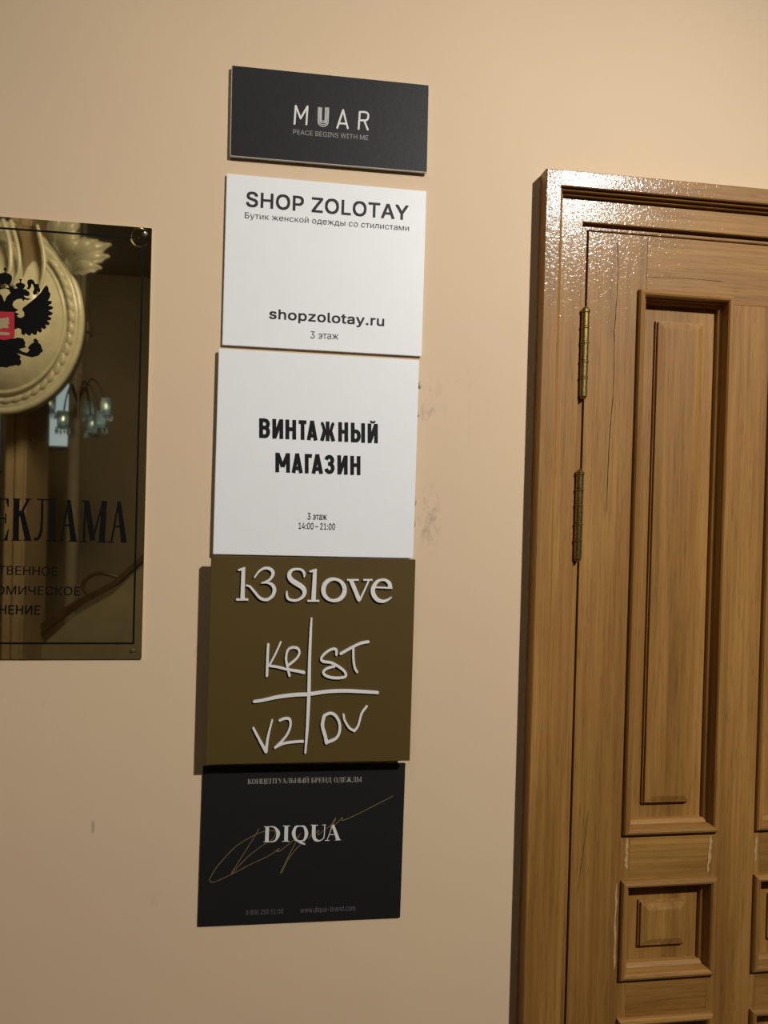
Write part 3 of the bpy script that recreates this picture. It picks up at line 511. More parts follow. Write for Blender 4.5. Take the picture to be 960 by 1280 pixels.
 'с': [396, '207,-8 182,-7 159,-2 137,6 117,16 98,30 82,46 68,64 56,85 46,108 40,133 36,159 34,187 36,216 40,243 46,268 56,291 68,312 82,330 98,346 117,360 137,371 159,378 182,383 207,384 234,383 260,377 284,368 305,356 324,341 340,322 353,301 362,277 303,262 290,289 270,311 242,325 207,330 173,325 145,310 124,287 108,258 99,224 96,187 99,151 108,117 124,89 145,66 173,51 207,46 243,52 271,66 292,89 304,117 363,102 354,78 341,56 325,37 306,21 285,9 261,-1 235,-6'],
 'т': [325, '132,0 132,325 6,325 6,379 319,379 319,325 193,325 193,0'],
 'у': [389, '47,-139 61,-86 71,-87 104,-89 118,-84 130,-74 141,-58 151,-36 163,-1 17,379 84,379 165,155 187,87 206,21 184,21 202,87 224,155 305,379 371,379 204,-58 191,-85 177,-107 159,-124 139,-136 117,-143 91,-145 65,-143'],
 'ы': [511, '104,244 214,244 256,240 290,228 317,210 337,186 349,156 353,123 349,90 337,61 317,36 290,16 255,4 214,0 53,0 53,379 114,379 114,56 214,56 245,61 270,74 286,95 292,121 286,148 270,169 245,183 214,187 104,187', '397,0 397,379 458,379 458,0'],
 'э': [396, '188,-8 161,-6 135,-1 111,9 89,21 71,37 55,56 42,78 33,102 91,117 104,89 125,66 153,52 188,46 223,51 251,66 272,89 287,117 296,151 299,187 296,224 287,258 272,287 251,310 223,325 188,330 154,325 126,311 105,289 93,262 34,277 43,301 56,322 72,341 91,356 112,368 136,377 161,383 188,384 213,383 237,378 259,371 279,360 297,346 314,330 328,312 340,291 349,268 356,243 360,216 362,187 360,159 356,133 349,108 340,85 328,64 314,46 297,30 279,16 259,6 237,-2 213,-7', '309,163 132,163 132,218 309,218'],
 '–': [350, '350,244 350,188 0,188 0,244'],
 ' ': [188],
}
_gc = {}
def glyph_tris(ch):
    """overlapping outlines -> triangles, kept where the winding number is not zero"""
    if ch not in _gc:
        loops = [[tuple(int(v)/1000 for v in p.split(',')) for p in lp.split()] for lp in INTER[ch][1:]]
        V = []; E = []
        for lp in loops:
            n0 = len(V); V += [Vector(p) for p in lp]; E += [(n0+i, n0+(i+1) % len(lp)) for i in range(len(lp))]
        v2, _, f2, *_r = delaunay_2d_cdt(V, E, [], 0, 1e-5); keep = []
        for f in f2:
            cx = sum(v2[i].x for i in f)/len(f); cy = sum(v2[i].y for i in f)/len(f); wn = 0
            for lp in loops:
                for (ax, ay), (bx, by) in zip(lp, lp[1:]+lp[:1]):
                    if (ay <= cy) != (by <= cy):
                        if ax+(cy-ay)/(by-ay)*(bx-ax) > cx: wn += 1 if by > ay else -1
            if wn: keep.append(f)
        _gc[ch] = ([(v.x, v.y) for v in v2], keep)
    return _gc[ch]
def glyph_mesh(s, offset):
    V = []; F = []; x = 0.0
    for ch in s:
        if len(INTER[ch]) > 1:
            v, f = glyph_tris(ch); n0 = len(V)
            V += [(x+p[0], p[1], 0) for p in v]; F += [[n0+i for i in q] for q in f]
        x += INTER[ch][0]/1000+offset*1.2
    me = bpy.data.meshes.new('tmp_text'); me.from_pydata(V, [], F); return me
CAPH = max(int(p.split(',')[1]) for p in INTER['H'][1].split())/1000
def inter(s, bl, br, top, t, offset=0.0):
    """s on the plane t: bl / br pixel ends of the base line, top = pixel y of the cap line at bl"""
    me = glyph_mesh(s, offset); off = [(0, 0)] if offset <= 0 else [(i*offset, j*offset) for i in (-1, 1) for j in (-1, 1)]; xs = [v.co.x for v in me.vertices]; xa, xb = min(xs)-offset, max(xs)+offset
    O = at(*bl, t); U = at(*br, t)-O; V = at(bl[0]+(bl[1]-top)*0.03, top, t)-O
    bm = bmesh.new()
    for q, (dx, dy) in enumerate(off):
        b2 = bmesh.new(); b2.from_mesh(me)
        for v in b2.verts:
            a = (v.co.x+dx-xa)/(xb-xa); c = (v.co.y+dy)/CAPH
            p = O+U*a+V*c; v.co = Vector((p.x, -t-q*2e-5, p.z))
        merge(bm, b2)
    bpy.data.meshes.remove(me)
    face_front(bm); return bm
def tracer(sc, ox, oy, t):
    def f(x, y):
        p = at(ox+x/sc, oy+y/sc, t); return (p.x, p.z)
    f.k = CAM_D/FPX/sc*(CAM_D-t)/CAM_D*1.0
    return f
def stroke(bm, tr, pts, w=None, t=0.0, h=0.0, smooth=True, closed=False, rnd=False, n=7):
    P = []
    for p in pts:
        q = tr(p[0], p[1]); P.append((q[0], q[1], (p[2] if len(p) > 2 else w)*tr.k))
    return ribbon(bm, P, 0, t, h, smooth, closed, rnd, n)
# monoline condensed capitals in a unit box (y up)
def arc(cx, cy, rx, ry, a0, a1, n=8):
    return [(cx+rx*math.cos(math.radians(a0+(a1-a0)*i/n)), cy+ry*math.sin(math.radians(a0+(a1-a0)*i/n))) for i in range(n+1)]
DIN = {
 'В': [[(0, 0), (0, 1)], [(0, 1), (.55, 1)]+arc(.55, .77, .42, .23, 90, -90)+[(0, .54)], [(0, .54), (.55, .54)]+arc(.55, .27, .45, .27, 90, -90)+[(0, 0)]],
 'И': [[(0, 0), (0, 1)], [(1, 0), (1, 1)], [(0.04, .05), (.96, .95)]],
 'Н': [[(0, 0), (0, 1)], [(1, 0), (1, 1)], [(0, .52), (1, .52)]],
 'Т': [[(0, 1), (1, 1)], [(.5, 1), (.5, 0)]],
 'А': [[(0, 0), (.5, 1.0)], [(1, 0), (.5, 1.0)], [(.2, .24), (.8, .24)]],
 'Ж': [[(.5, 0), (.5, 1)], [(-.04, 1), (.05, .98), (.11, .90), (.20, .62), (.28, .53), (.5, .53)], [(1.04, 1), (.95, .98), (.89, .90), (.80, .62), (.72, .53), (.5, .53)], [(.26, .50), (.02, 0)], [(.74, .50), (.98, 0)]],
 'Ы': [[(0, 0), (0, 1)], [(0, .58), (.34, .58)]+arc(.34, .29, .26, .29, 90, -90)+[(0, 0)], [(1, 0), (1, 1)]],
 'Й': [[(0, 0), (0, 1)], [(1, 0), (1, 1)], [(0.04, .05), (.96, .95)], [(.16, 1.30), (.30, 1.21), (.5, 1.18), (.70, 1.21), (.84, 1.30)]],
 'М': [[(0, 0), (0, 1)], [(1, 0), (1, 1)], [(0.02, .97), (.5, .28)], [(.98, .97), (.5, .28)]],
 'Г': [[(0, 0), (0, 1)], [(0, 1), (1, 1)]],
 'З': [[(0.0, .80)]+arc(.48, .77, .46, .23, 165, -85)+[(.3, .54)], [(.3, .54), (.5, .54)]+arc(.5, .27, .50, .27, 85, -170)],
}
def din(bm, ch, tr, x0, x1, yb, yt, sw, t):
    """yb,yt: functions of x giving base and cap lines in tracer units"""
    for st in DIN[ch]:
        pts = []; thin = min(v for u, v in st) > 1.05
        for u, v in st:
            x = x0+sw/2+u*(x1-x0-sw)
            b_, t_ = yb(x), yt(x)
            if len(st) == 2 and st[0][0] == st[1][0]: y = b_+(t_-b_)*v            # stems reach the lines
            elif ch in 'АМ' or (len(st) == 2 and abs(st[0][1]-st[1][1]) > .4): y = b_+(t_-b_)*v
            else: y = (b_-sw/2)+((t_+sw/2)-(b_-sw/2))*v
            pts.append((x, y))
        stroke(bm, tr, pts, sw*(.52 if thin else .80 if ch == 'Ж' and len(st) > 2 else 1), t, smooth=False)
# contrast (serif) capitals, unit cap height, K thick k thin;  (advance, strokes)
K, k_ = 0.20, 0.06
def S(x, y0=0.0, y1=1.0): return [(x, y0, K), (x, y1, K)]
def s_(x, y, w=.34): return [(x-w/2, y, k_), (x+w/2, y, k_)]
SER = {
 'К': (.82, [S(.16), s_(.16, .03), s_(.16, .97), [(.70, .97, k_), (.22, .50, k_)], [(.34, .58, K), (.68, 0, K)], s_(.68, .03, .26), s_(.68, .97, .26)]),
 'О': (.86, ['O']),
 'Н': (.92, [S(.16), S(.74), s_(.16, .03), s_(.16, .97), s_(.74, .03), s_(.74, .97), [(.16, .5, k_), (.74, .5, k_)]]),
 'Ц': (.92, [S(.16), S(.70), s_(.16, .97), s_(.70, .97), [(0, .03, k_), (.88, .03, k_)], [(.85, .05, .09), (.85, -.24, .09)]]),
 'Е': (.76, [S(.16), s_(.16, .03), [(0, .97, k_), (.62, .97, k_)], [(0, .03, k_), (.64, .03, k_)], [(.16, .5, k_), (.48, .5, k_)], [(.62, .97, .09), (.62, .75, .05)], [(.64, .03, .09), (.66, .27, .05)], [(.48, .38, .07), (.48, .62, .07)]]),
 'П': (.92, [S(.16), S(.74), s_(.16, .03), s_(.74, .03), [(0, .97, k_), (.9, .97, k_)]]),
 'Т': (.80, [S(.36), s_(.36, .03), [(0, .97, k_), (.72, .97, k_)], [(.02, .97, .09), (.0, .74, .05)], [(.70, .97, .09), (.72, .74, .05)]]),
 'У': (.78, [[(.12, 1, K), (.42, .32, K)], [(.64, 1, k_), (.36, .12, k_), (.2, 0, .12)], s_(.14, .97, .3), s_(.64, .97, .22)]),
 'А': (.84, [[(.38, 1, k_), (.10, 0, k_)], [(.38, 1, K), (.66, 0, K)], [(.18, .32, k_), (.54, .32, k_)], s_(.10, .03, .22), s_(.68, .03, .28)]),
 'Л': (.86, [S(.66), s_(.66, .03), [(.24, .97, k_), (.82, .97, k_)], [(.30, .97, k_), (.26, .3, k_), (.14, .05, .10), (.02, .08, .12)]]),
 'Ь': (.74, [S(.16), s_(.16, .03, .3), s_(.16, .97), 'b']),
 'Ы': (1.06, [S(.16), s_(.16, .03, .3), s_(.16, .97), 'b', S(.88), s_(.88, .03), s_(.88, .97)]),
 'Й': (.92, [S(.16), S(.74), s_(.16, .03), s_(.16, .97), s_(.74, .03), s_(.74, .97), [(.2, .12, k_), (.7, .88, k_)], [(.28, 1.28, k_), (.45, 1.12, .1), (.62, 1.28, k_)]]),
 'Б': (.76, [S(.16), s_(.16, .03, .3), [(0, .97, k_), (.58, .97, k_)], [(.58, .97, .09), (.6, .75, .05)], 'b']),
 'Р': (.74, [S(.16), s_(.16, .03), s_(.16, .97), 'p']),
 'Д': (.92, [S(.66, .03), [(.24, .97, k_), (.82, .97, k_)], [(.30, .97, k_), (.26, .4, k_), (.14, .05, k_)], [(.02, .03, k_), (.88, .03, k_)], [(.03, .05, .09), (.02, -.24, .09)], [(.86, .05, .09), (.87, -.24, .09)]]),
 'Ж': (1.16, [S(.54), s_(.54, .03), s_(.54, .97), [(.98, .97, k_), (.56, .5, k_)], [(.10, .97, k_), (.52, .5, k_)], [(.62, .56, K), (.94, 0, K)], [(.46, .56, K), (.14, 0, K)], s_(.96, .03, .24), s_(.12, .03, .24)]),
}
def serif_text(s, bl, br, top, t):
    O = at(*bl, t); U = at(*br, t)-O; V = at(bl[0], top, t)-O
    total = sum((SER[c][0] if c != ' ' else .42) for c in s); x = 0; bm = bmesh.new()
    kk = U.length/total
    for c in s:
        if c == ' ': x += .42; continue
        adv, strokes = SER[c]
        for st in strokes:
            closed = False; sm = True
            if st == 'O': st = [(.40+.30*math.cos(a), .5+.47*math.sin(a), k_+(K-k_)*abs(math.cos(a))) for a in [i*math.pi/8 for i in range(16)]]; closed = True
            elif st == 'b': st = [(.16, .55, k_), (.40, .55, k_), (.56, .42, .15), (.58, .28, K), (.54, .12, .15), (.40, .03, k_), (.16, .03, k_)]
            elif st == 'p': st = [(.16, .97, k_), (.42, .97, k_), (.56, .84, .15), (.58, .72, K), (.54, .56, .15), (.40, .45, k_), (.16, .45, k_)]
            else: sm = len(st) > 2
            P = [(O+U*((x+p[0])/total)+V*p[1]) for p in st]
            ribbon(bm, [(q.x, q.z, p[2]*kk) for q, p in zip(P, st)], 0, t, smooth=sm, closed=closed, n=2)
        x += adv
    face_front(bm); return bm

# ------------------------------------------------------------------ the column of shop signs
def sign(name, label, corners, t, thick, m, group=None, gap=True):
    """corners TL TR BR BL (px); board whose face is t off the wall, on pads if gap"""
    P = [at(*c, t) for c in corners]; bm = bmesh.new(); th = thick
    c = sum(P, Vector())/4
    wx = ((P[1]-P[0]).length+(P[2]-P[3]).length)/2; hz = ((P[0]-P[3]).length+(P[1]-P[2]).length)/2
    ang = (math.atan2(P[1].z-P[0].z, P[1].x-P[0].x)+math.atan2(P[2].z-P[3].z, P[2].x-P[3].x)-math.atan2(P[0].x-P[3].x, P[0].z-P[3].z)-math.atan2(P[1].x-P[2].x, P[1].z-P[2].z))/4
    root = empty(name, (c.x, 0, c.z-hz/2), label, 'sign', group)
    def place(bm, extra=0):
        R = Matrix.Rotation(-ang, 4, 'Y'); bmesh.ops.transform(bm, matrix=Matrix.Translation((c.x, 0, c.z)) @ R, verts=bm.verts); return bm
    ob('board', place(box(-wx/2, wx/2, -t, -t+th, -hz/2, hz/2, min(0.0006, th*.3), 2)), m, root)
    if gap:
        for sx in (-1, 1):
            for sz in (-1, 1):
                ob('mounting_pad', place(box(sx*(wx/2-.03)-.012, sx*(wx/2-.03)+.012, -t+th, 0, sz*(hz/2-.03)-.012, sz*(hz/2-.03)+.012)), M_GLUE, root)
    return root, place, wx, hz

# 1 dark narrow sign at the top
t = 0.0075
r1_, pl, wx, hz = sign('shop_sign', 'narrow dark charcoal sign with pale edge, topmost in the column of signs', [(290, 83), (536, 105.5), (533.5, 215.5), (286.5, 196)], t, 0.004, M_EDGE)
ob('face_film', pl(box(-wx/2+.0014, wx/2-.0002, -t-.0003, -t, -hz/2+.0016, hz/2-.0002)), M_BLACKB, r1_)
tt = t+.0006; T = tracer(6.4, 340, 110, tt)
def glyphs(root, name, T, lst, m, tt, w=14, rnd=True, h=0.0, smooth=True, label=None):
    bm = bmesh.new()
    for st in lst:
        sm = len(st) > 3 if smooth == 'auto' else smooth
        stroke(bm, T, st, w, tt, h, smooth=sm, rnd=rnd)
    if h <= 0: face_front(bm)
    else: bmesh.ops.recalc_face_normals(bm, faces=bm.faces)
    o = ob(name, bm, m, root); 
    if label: o['label'] = label
    return o
glyphs(r1_, 'letter', T, [[(180, 287), (190, 142)], [(190, 142), (229, 243)], [(229, 243), (284, 148)], [(284, 148), (275, 292)]], M_WINK, tt, 15)
glyphs(r1_, 'letter', T, [[(371+i*9, 155+i*1), (369+i*8.5, 265-i*2), (376+i*8, 292-i*9), (408, 309-i*15.5), (441-i*8, 294-i*9), (449-i*8.5, 265-i*2), (454-i*9, 160-i*1)] for i in range(4)], M_WINK, tt, 5.2)
glyphs(r1_, 'letter', T, [[(522, 318), (569, 176)], [(569, 176), (606, 322)], [(540, 283), (594, 286)]], M_WINK, tt, 15)
glyphs(r1_, 'letter', T, [[(693, 328), (702, 192)], [(702, 192), (745, 193), (768, 208), (769, 238), (752, 258), (700, 258)], [(738, 260), (766, 333)]], M_WINK, tt, 15)
ob('tagline_print', inter('PEACE BEGINS WITH ME', (366.3, 167.6), (460.3, 175.2), 161.6, tt), M_DIM, r1_)
# 2 white sign with grey headline
t = 0.0055
r2_, pl, wx, hz = sign('shop_sign', 'white square sign with dark grey headline and web address', [(284, 218), (534, 238), (526, 444.5), (277, 432)], t, 0.003, M_WHITE)
tt = t+.0003
ob('headline_print', inter('SHOP ZOLOTAY', (307.5, 257.6), (510.3, 274.9), 239.6, tt, .014), M_GREYINK, r2_)
ob('subtitle_print', inter('Бутик женской одежды со стилистами', (306.0, 272.6), (511.2, 288.6), 265.2, tt), M_GREYINK, r2_)
ob('web_address_print', inter('shopzolotay.ru', (336.4, 398.0), (480.2, 407.4), 386.2, tt, .014), M_GREYINK, r2_)
ob('floor_print', inter('3 этаж', (388.0, 422.8), (423.0, 424.3), 414.0, tt), M_GREYINK, r2_)
# 3 white sign with two bold black lines
t = 0.0095
r3_, pl, wx, hz = sign('shop_sign', 'white square sign with two bold black lines, below the web address sign', [(274, 435), (524, 451), (516.5, 696.8), (265.5, 694)], t, 0.003, M_WHITE)
tt = t+.0003; T = tracer(5.3333, 310, 510, tt)
def line(x0, y0, x1, y1): return lambda x: y0+(y1-y0)*(x-x0)/(x1-x0)
bm = bmesh.new(); yb = line(75, 199, 868, 236); yt = line(80, 68, 868, 106)
for ch, a, c in zip('ВИНТАЖНЫЙ', (75, 163, 250, 326, 392, 478, 602, 686, 798), (147, 235, 321, 402, 464, 584, 668, 780, 866)):
    din(bm, ch, T, a, c, yb, yt, 25, tt)
face_front(bm); ob('headline_print', bm, M_INK, r3_)
bm = bmesh.new(); yb = line(182, 428, 748, 448); yt = line(185, 297, 750, 321)
for ch, a, c in zip('МАГАЗИН', (183, 291, 379, 424, 508, 596, 682), (280, 366, 439, 501, 578, 665, 750)):
    din(bm, ch, T, a, c, yb, yt, 25, tt)
face_front(bm); ob('headline_print', bm, M_INK, r3_)
ob('floor_print', inter('3 этаж', (384.3, 649.4), (408.4, 649.8), 641.2, tt, .010), M_GREYINK, r3_)
ob('opening_hours_print', inter('14:00 – 21:00', (373.2, 661.0), (418.8, 662.3), 653.2, tt, .010), M_GREYINK, r3_)
for (px, py), hh in (((525.2, 481), .0052), ((522.6, 518), .0035), ((519.0, 627), .0065), ((517.8, 654), .0065)):
    c = at(px, py, 0.004); bm = bmesh.new(); bmesh.ops.create_icosphere(bm, subdivisions=2, radius=1)
    for v in bm.verts: v.co = Vector((c.x+v.co.x*.0028, -0.0008+v.co.y*.0018, c.z+v.co.z*hh))
    ob('glue_dab', bm, M_GLUE, r3_, smooth=True)
# 4 olive sign with raised lettering, stands well off the wall
t = 0.030
r4_, pl, wx, hz = sign('shop_sign', 'olive brown square sign with raised white letters and handwritten cross', [(266.5, 695.5), (518.5, 699.0), (513.3, 950), (254, 957)], t, 0.006, M_OLIVE)
tt = t; H = 0.0036
T = tracer(9.6, 290, 700, tt)
glyphs(r4_, 'raised_letter', T, [[(136, 92, 44), (125, 474, 54)], [(70, 121, 16), (118, 110, 34), (160, 92, 22)], [(50, 473, 26), (196, 473, 26)]], M_LET, tt, rnd=False, h=H)
glyphs(r4_, 'raised_letter', T, [[(272, 205, 20), (318, 142, 26), (372, 104, 32), (430, 98, 36), (478, 124, 42), (490, 170, 42), (458, 226, 32), (410, 256, 24), (358, 274, 18)],
    [(358, 274, 18), (420, 270, 24), (478, 295, 38), (508, 350, 46), (490, 420, 44), (440, 466, 38), (390, 475, 36), (330, 450, 32), (270, 380, 30), (215, 318, 26), (174, 303, 18)]], M_LET, tt, rnd=True, h=H)
glyphs(r4_, 'raised_letter', T, [[(866, 196, 20), (866, 160, 34), (838, 120, 30), (780, 108, 28), (718, 122, 38), (684, 172, 52), (706, 234, 58), (775, 283, 62), (845, 330, 60), (868, 385, 54), (845, 440, 40), (780, 480, 30), (712, 480, 30), (668, 455, 32), (656, 410, 30), (658, 374, 18)]], M_LET, tt, rnd=True, h=H)
T = tracer(8.0, 380, 700, tt)
glyphs(r4_, 'raised_letter', T, [[(108, 92, 40), (92, 405, 48)], [(50, 115, 12), (88, 108, 26), (126, 92, 18)], [(32, 407, 20), (152, 407, 20)]], M_LET, tt, rnd=False, h=H)
bm = bmesh.new(); stroke(bm, T, [(297+106*math.cos(a)-8*math.sin(a)*0, 298+108*math.sin(a), 27+22*abs(math.cos(a-0.25))) for a in [i*math.pi/8 for i in range(16)]], 0, tt, H, closed=True)
bmesh.ops.recalc_face_normals(bm, faces=bm.faces); ob('raised_letter', bm, M_LET, r4_)
glyphs(r4_, 'raised_letter', T, [[(466, 198, 44), (547, 396, 44), (550, 412, 20)], [(648, 198, 20), (556, 400, 22)], [(428, 198, 18), (545, 198, 18)], [(590, 198, 18), (682, 198, 18)]], M_LET, tt, rnd=False, h=H, smooth=False)
glyphs(r4_, 'raised_letter', T, [[(705, 272, 16), (880, 279, 18)], [(858, 280, 44), (850, 232, 42), (812, 202, 30), (770, 198, 26), (722, 222, 36), (688, 280, 46), (690, 340, 48), (730, 395, 44), (790, 412, 32), (845, 390, 20), (873, 367, 14)]], M_LET, tt, rnd=False, h=H)
T = tracer(5.647, 310, 765, tt); HS = 0.0032
for nm, st, w in (
    ('raised_line', [(447, 44, 14), (441, 150, 20), (433, 350, 23), (428, 580, 26), (418, 800, 23), (404, 988, 16)], 20),
    ('raised_line', [(44, 630, 20), (100, 622, 22), (200, 600, 25), (320, 584, 26), (430, 578, 26), (560, 560, 25), (680, 555, 25), (800, 560, 24), (912, 567, 22)], 22),
    ('raised_stroke', [(142, 228), (137, 330), (133, 446)], 20), ('raised_stroke', [(230, 212), (190, 300), (148, 378)], 15),
    ('raised_stroke', [(148, 378, 16), (200, 385, 17), (270, 402, 18), (340, 414, 20), (392, 425, 23)], 18),
    ('raised_stroke', [(292, 446), (278, 385), (268, 325), (280, 268), (312, 249), (350, 256), (362, 286), (342, 325), (300, 362), (276, 378)], 18),
    ('raised_stroke', [(623, 298), (620, 264), (588, 262), (545, 288), (517, 322), (528, 347), (585, 356), (640, 385), (680, 418), (689, 448), (660, 462), (595, 462), (547, 446), (530, 420), (558, 396), (606, 382)], 19),
    ('raised_stroke', [(655, 292), (720, 255), (790, 221), (846, 209)], 21), ('raised_stroke', [(742, 258), (743, 330), (752, 390), (768, 420)], 18),
    ('raised_stroke', [(37, 817, 15), (78, 895, 18), (125, 982, 22)], 18), ('raised_stroke', [(128, 982, 22), (140, 880, 19), (170, 762, 14)], 18),
    ('raised_stroke', [(224, 763), (262, 749), (294, 757), (298, 802), (276, 860), (238, 908), (192, 953)], 18),
    ('raised_stroke', [(192, 953, 18), (250, 926, 17), (320, 915, 17), (386, 911, 18)], 18),
    ('raised_stroke', [(535, 735), (524, 800), (544, 875), (552, 918)], 26),
    ('raised_stroke', [(538, 728), (580, 713), (618, 731), (644, 782), (644, 842), (618, 890), (560, 917)], 21),
    ('raised_stroke', [(673, 722), (682, 764), (716, 818), (750, 836)], 16), ('raised_stroke', [(750, 836), (776, 798), (800, 714), (836, 664)], 18)):
    glyphs(r4_, nm, T, [st], M_LET, tt, w, rnd=True, h=HS)
# 5 black sign with gold signature
t = 0.0035
r5_, pl, wx, hz = sign('shop_sign', 'black sign with white serif name over gold signature, lowest in the column', [(254, 957), (506, 955), (501, 1147), (247, 1158.5)], t, 0.0035, M_BLACKD, gap=False)
tt = t+.0003; T = tracer(3.84, 250, 1000, tt)
glyphs(r5_, 'gold_signature', T, [
    [(355, 147), (310, 150), (250, 174), (170, 225), (90, 310), (52, 368), (47, 388), (70, 393), (150, 357), (240, 310), (330, 267), (380, 232), (368, 246), (385, 243), (425, 212), (480, 168)],
    [(284, 136), (262, 175), (205, 265), (150, 352)], [(150, 355), (230, 272), (300, 218), (345, 190), (362, 160), (350, 143)],
    [(482, 160), (448, 225), (415, 290), (388, 346), (396, 340), (425, 282), (470, 225), (505, 200)],
    [(520, 185), (545, 155), (538, 178), (570, 145), (566, 168), (600, 140), (640, 112), (652, 84), (625, 132), (655, 112), (684, 82), (680, 98), (700, 92), (740, 75), (800, 45), (892, -2), (926, -20)]],
    M_GOLDINK, tt, 3.0, rnd=False)
tt = t+.0006; T = tracer(8.0, 320, 1015, tt)
glyphs(r5_, 'name_print', T, [
    [(113, 145, 36), (108, 299, 36)], [(78, 147, 7), (150, 147, 7)], [(76, 298, 7), (150, 298, 7)], [(130, 147, 7), (185, 154, 16), (222, 214, 37), (192, 286, 16), (130, 298, 7)],
    [(304, 139, 36), (300, 294, 36)], [(268, 140, 7), (341, 140, 7)], [(262, 293, 7), (334, 293, 7)],
    [(441, 140, 9), (398, 150, 22), (377, 213, 36), (398, 276, 22), (441, 288, 9), (484, 276, 22), (504, 213, 36), (484, 150, 22), (441, 140, 9)], [(400, 284, 8), (445, 303, 24), (492, 325, 10)],
    [(580, 130, 36), (578, 235, 36), (596, 278, 28), (636, 286, 12), (674, 262, 9), (684, 215, 8), (687, 130, 8)], [(548, 131, 7), (622, 131, 7)], [(662, 129, 7), (702, 129, 7)],
    [(766, 130, 7), (711, 283, 7)], [(768, 128, 26), (822, 280, 36)], [(732, 226, 7), (795, 226, 7)], [(690, 284, 7), (735, 284, 7)], [(790, 280, 7), (850, 278, 7)]], M_WINK, tt, rnd=False, smooth='auto')
ob('heading_print', serif_text('КОНЦЕПТУАЛЬНЫЙ БРЕНД ОДЕЖДЫ', (309.7, 980.0), (452.3, 977.0), 973.8, tt), M_DIM, r5_)
ob('telephone_print', inter('8 800 250 51 05', (307.5, 1143.8), (353.8, 1141.9), 1137.8, tt), M_DIMMER, r5_)
ob('web_address_print', inter('www.diqua-brand.com', (375.3, 1140.9), (443.8, 1138.0), 1134.4, tt), M_DIMMER, r5_)

# ------------------------------------------------------------------ polished brass plaque
tp = 0.004
A_, B_, C_ = at(190, 286, tp), at(176.5, 823.8, tp), at(5, 400, tp)
PX1 = (A_.x+B_.x)/2; PX0 = 2*C_.x-PX1; PZ1 = (at(190, 286, tp).z+at(0, 269.5, tp).z)/2; PZ0 = B_.z
pq = empty('brass_plaque', (C_.x, 0, PZ0), 'large polished brass plaque with black lettering and eagle crest, left of the signs', 'plaque')
ob('brass_sheet', box(PX0, PX1, -tp, 0, PZ0, PZ1, 0.0007, 2), M_BRASS, pq)
tt = tp+.0003; IN = 0.0110
bm = bmesh.new()
for a, c in (((PX0+IN, PZ0+.023), (PX0+IN, PZ1-.0165)), ((PX1-IN-.001, PZ0+.023), (PX1-IN-.001, PZ1-.0165)), ((PX0+IN, PZ1-.0165), (PX1-IN, PZ1-.0165)), ((PX0+IN, PZ0+.023), (PX1-IN, PZ0+.023))):
    ribbon(bm, [a, c], 0.0027, tt, smooth=False)
face_front(bm); ob('border_line', bm, M_ENAM, pq)
for sx, sz in ((PX1-.0095, PZ1-.010), (PX1-.0130, PZ0+.0115), (PX0+.0095, PZ1-.010), (PX0+.0130, PZ0+.0115)):
    bm = bmesh.new(); lathe(bm, [(.0042, -tp), (.0042, -tp-.0010), (.0030, -tp-.0022), (.0010, -tp-.0026)], (sx, 0, sz), 16, 'Y')
    ob('screw', bm, M_STEEL, pq, smooth=False)
# dished washer under the upper screws
for sx in (PX1-.0165, PX0+.0165):
    bm = bmesh.new(); lathe(bm, [(.0150, -tp+.0001), (.0140, -tp-.0003), (.0110, -tp-.0001), (.0080, -tp-.0004), (.0050, -tp-.0002), (.0020, -tp-.0004)], (sx, 0, PZ1-.0155), 28, 'Y')
    ob('dished_washer', bm, M_BRASS, pq, smooth=True)
T = tracer(5.647, 0, 610, tt)
glyphs(pq, 'large_lettering', T, [
    [(-15, 72, 36), (-18, 366, 36)], [(-36, 75, 8), (58, 77, 8)], [(50, 78, 20), (58, 136, 5)], [(-10, 214, 9), (38, 216, 9)], [(40, 178, 7), (38, 250, 9)], [(-38, 364, 8), (54, 368, 8)], [(40, 366, 20), (60, 290, 5)],
    [(117, 76, 36), (111, 368, 36)], [(90, 77, 8), (143, 79, 8)], [(80, 367, 8), (143, 370, 8)], [(200, 80, 16), (138, 200, 14)], [(150, 160, 30), (198, 369, 38)], [(176, 78, 8), (218, 80, 8)], [(162, 367, 8), (222, 371, 8)],
    [(298, 84, 14), (294, 260, 16), (283, 328, 18), (262, 360, 20), (240, 360, 20)], [(262, 80, 9), (398, 85, 9)], [(371, 86, 38), (363, 373, 38)], [(328, 372, 8), (392, 376, 8)],
    [(484, 82, 12), (430, 373, 13)], [(484, 88, 26), (518, 375, 40)], [(448, 264, 13), (500, 266, 13)], [(405, 373, 8), (452, 375, 8)], [(480, 375, 8), (545, 378, 8)],
    [(604, 92, 14), (590, 378, 15)], [(575, 92, 10), (628, 94, 10)], [(562, 377, 8), (614, 380, 8)], [(612, 94, 34), (654, 372, 34)], [(650, 372, 12), (728, 96, 14)], [(736, 96, 34), (718, 381, 38)], [(716, 96, 10), (754, 98, 10)], [(680, 380, 8), (746, 383, 8)],
    [(839, 92, 12), (785, 381, 13)], [(840, 98, 24), (874, 383, 38)], [(804, 271, 13), (856, 273, 13)], [(760, 381, 8), (806, 383, 8)], [(856, 383, 8), (890, 384, 8)]], M_ENAM, tt, rnd=False, smooth='auto')
ob('small_lettering', inter('ТВЕННОЕ', (-2.6, 718.2), (71.6, 719.8), 707.3, tt, .004), M_ENAM, pq)
ob('small_lettering', inter('ОМИЧЕСКОЕ', (-5.6, 743.0), (100.0, 744.4), 732.2, tt, .004), M_ENAM, pq)
ob('small_lettering', inter('НЕНИЕ', (-1.4, 767.6), (49.9, 768.2), 756.4, tt, .012), M_ENAM, pq)
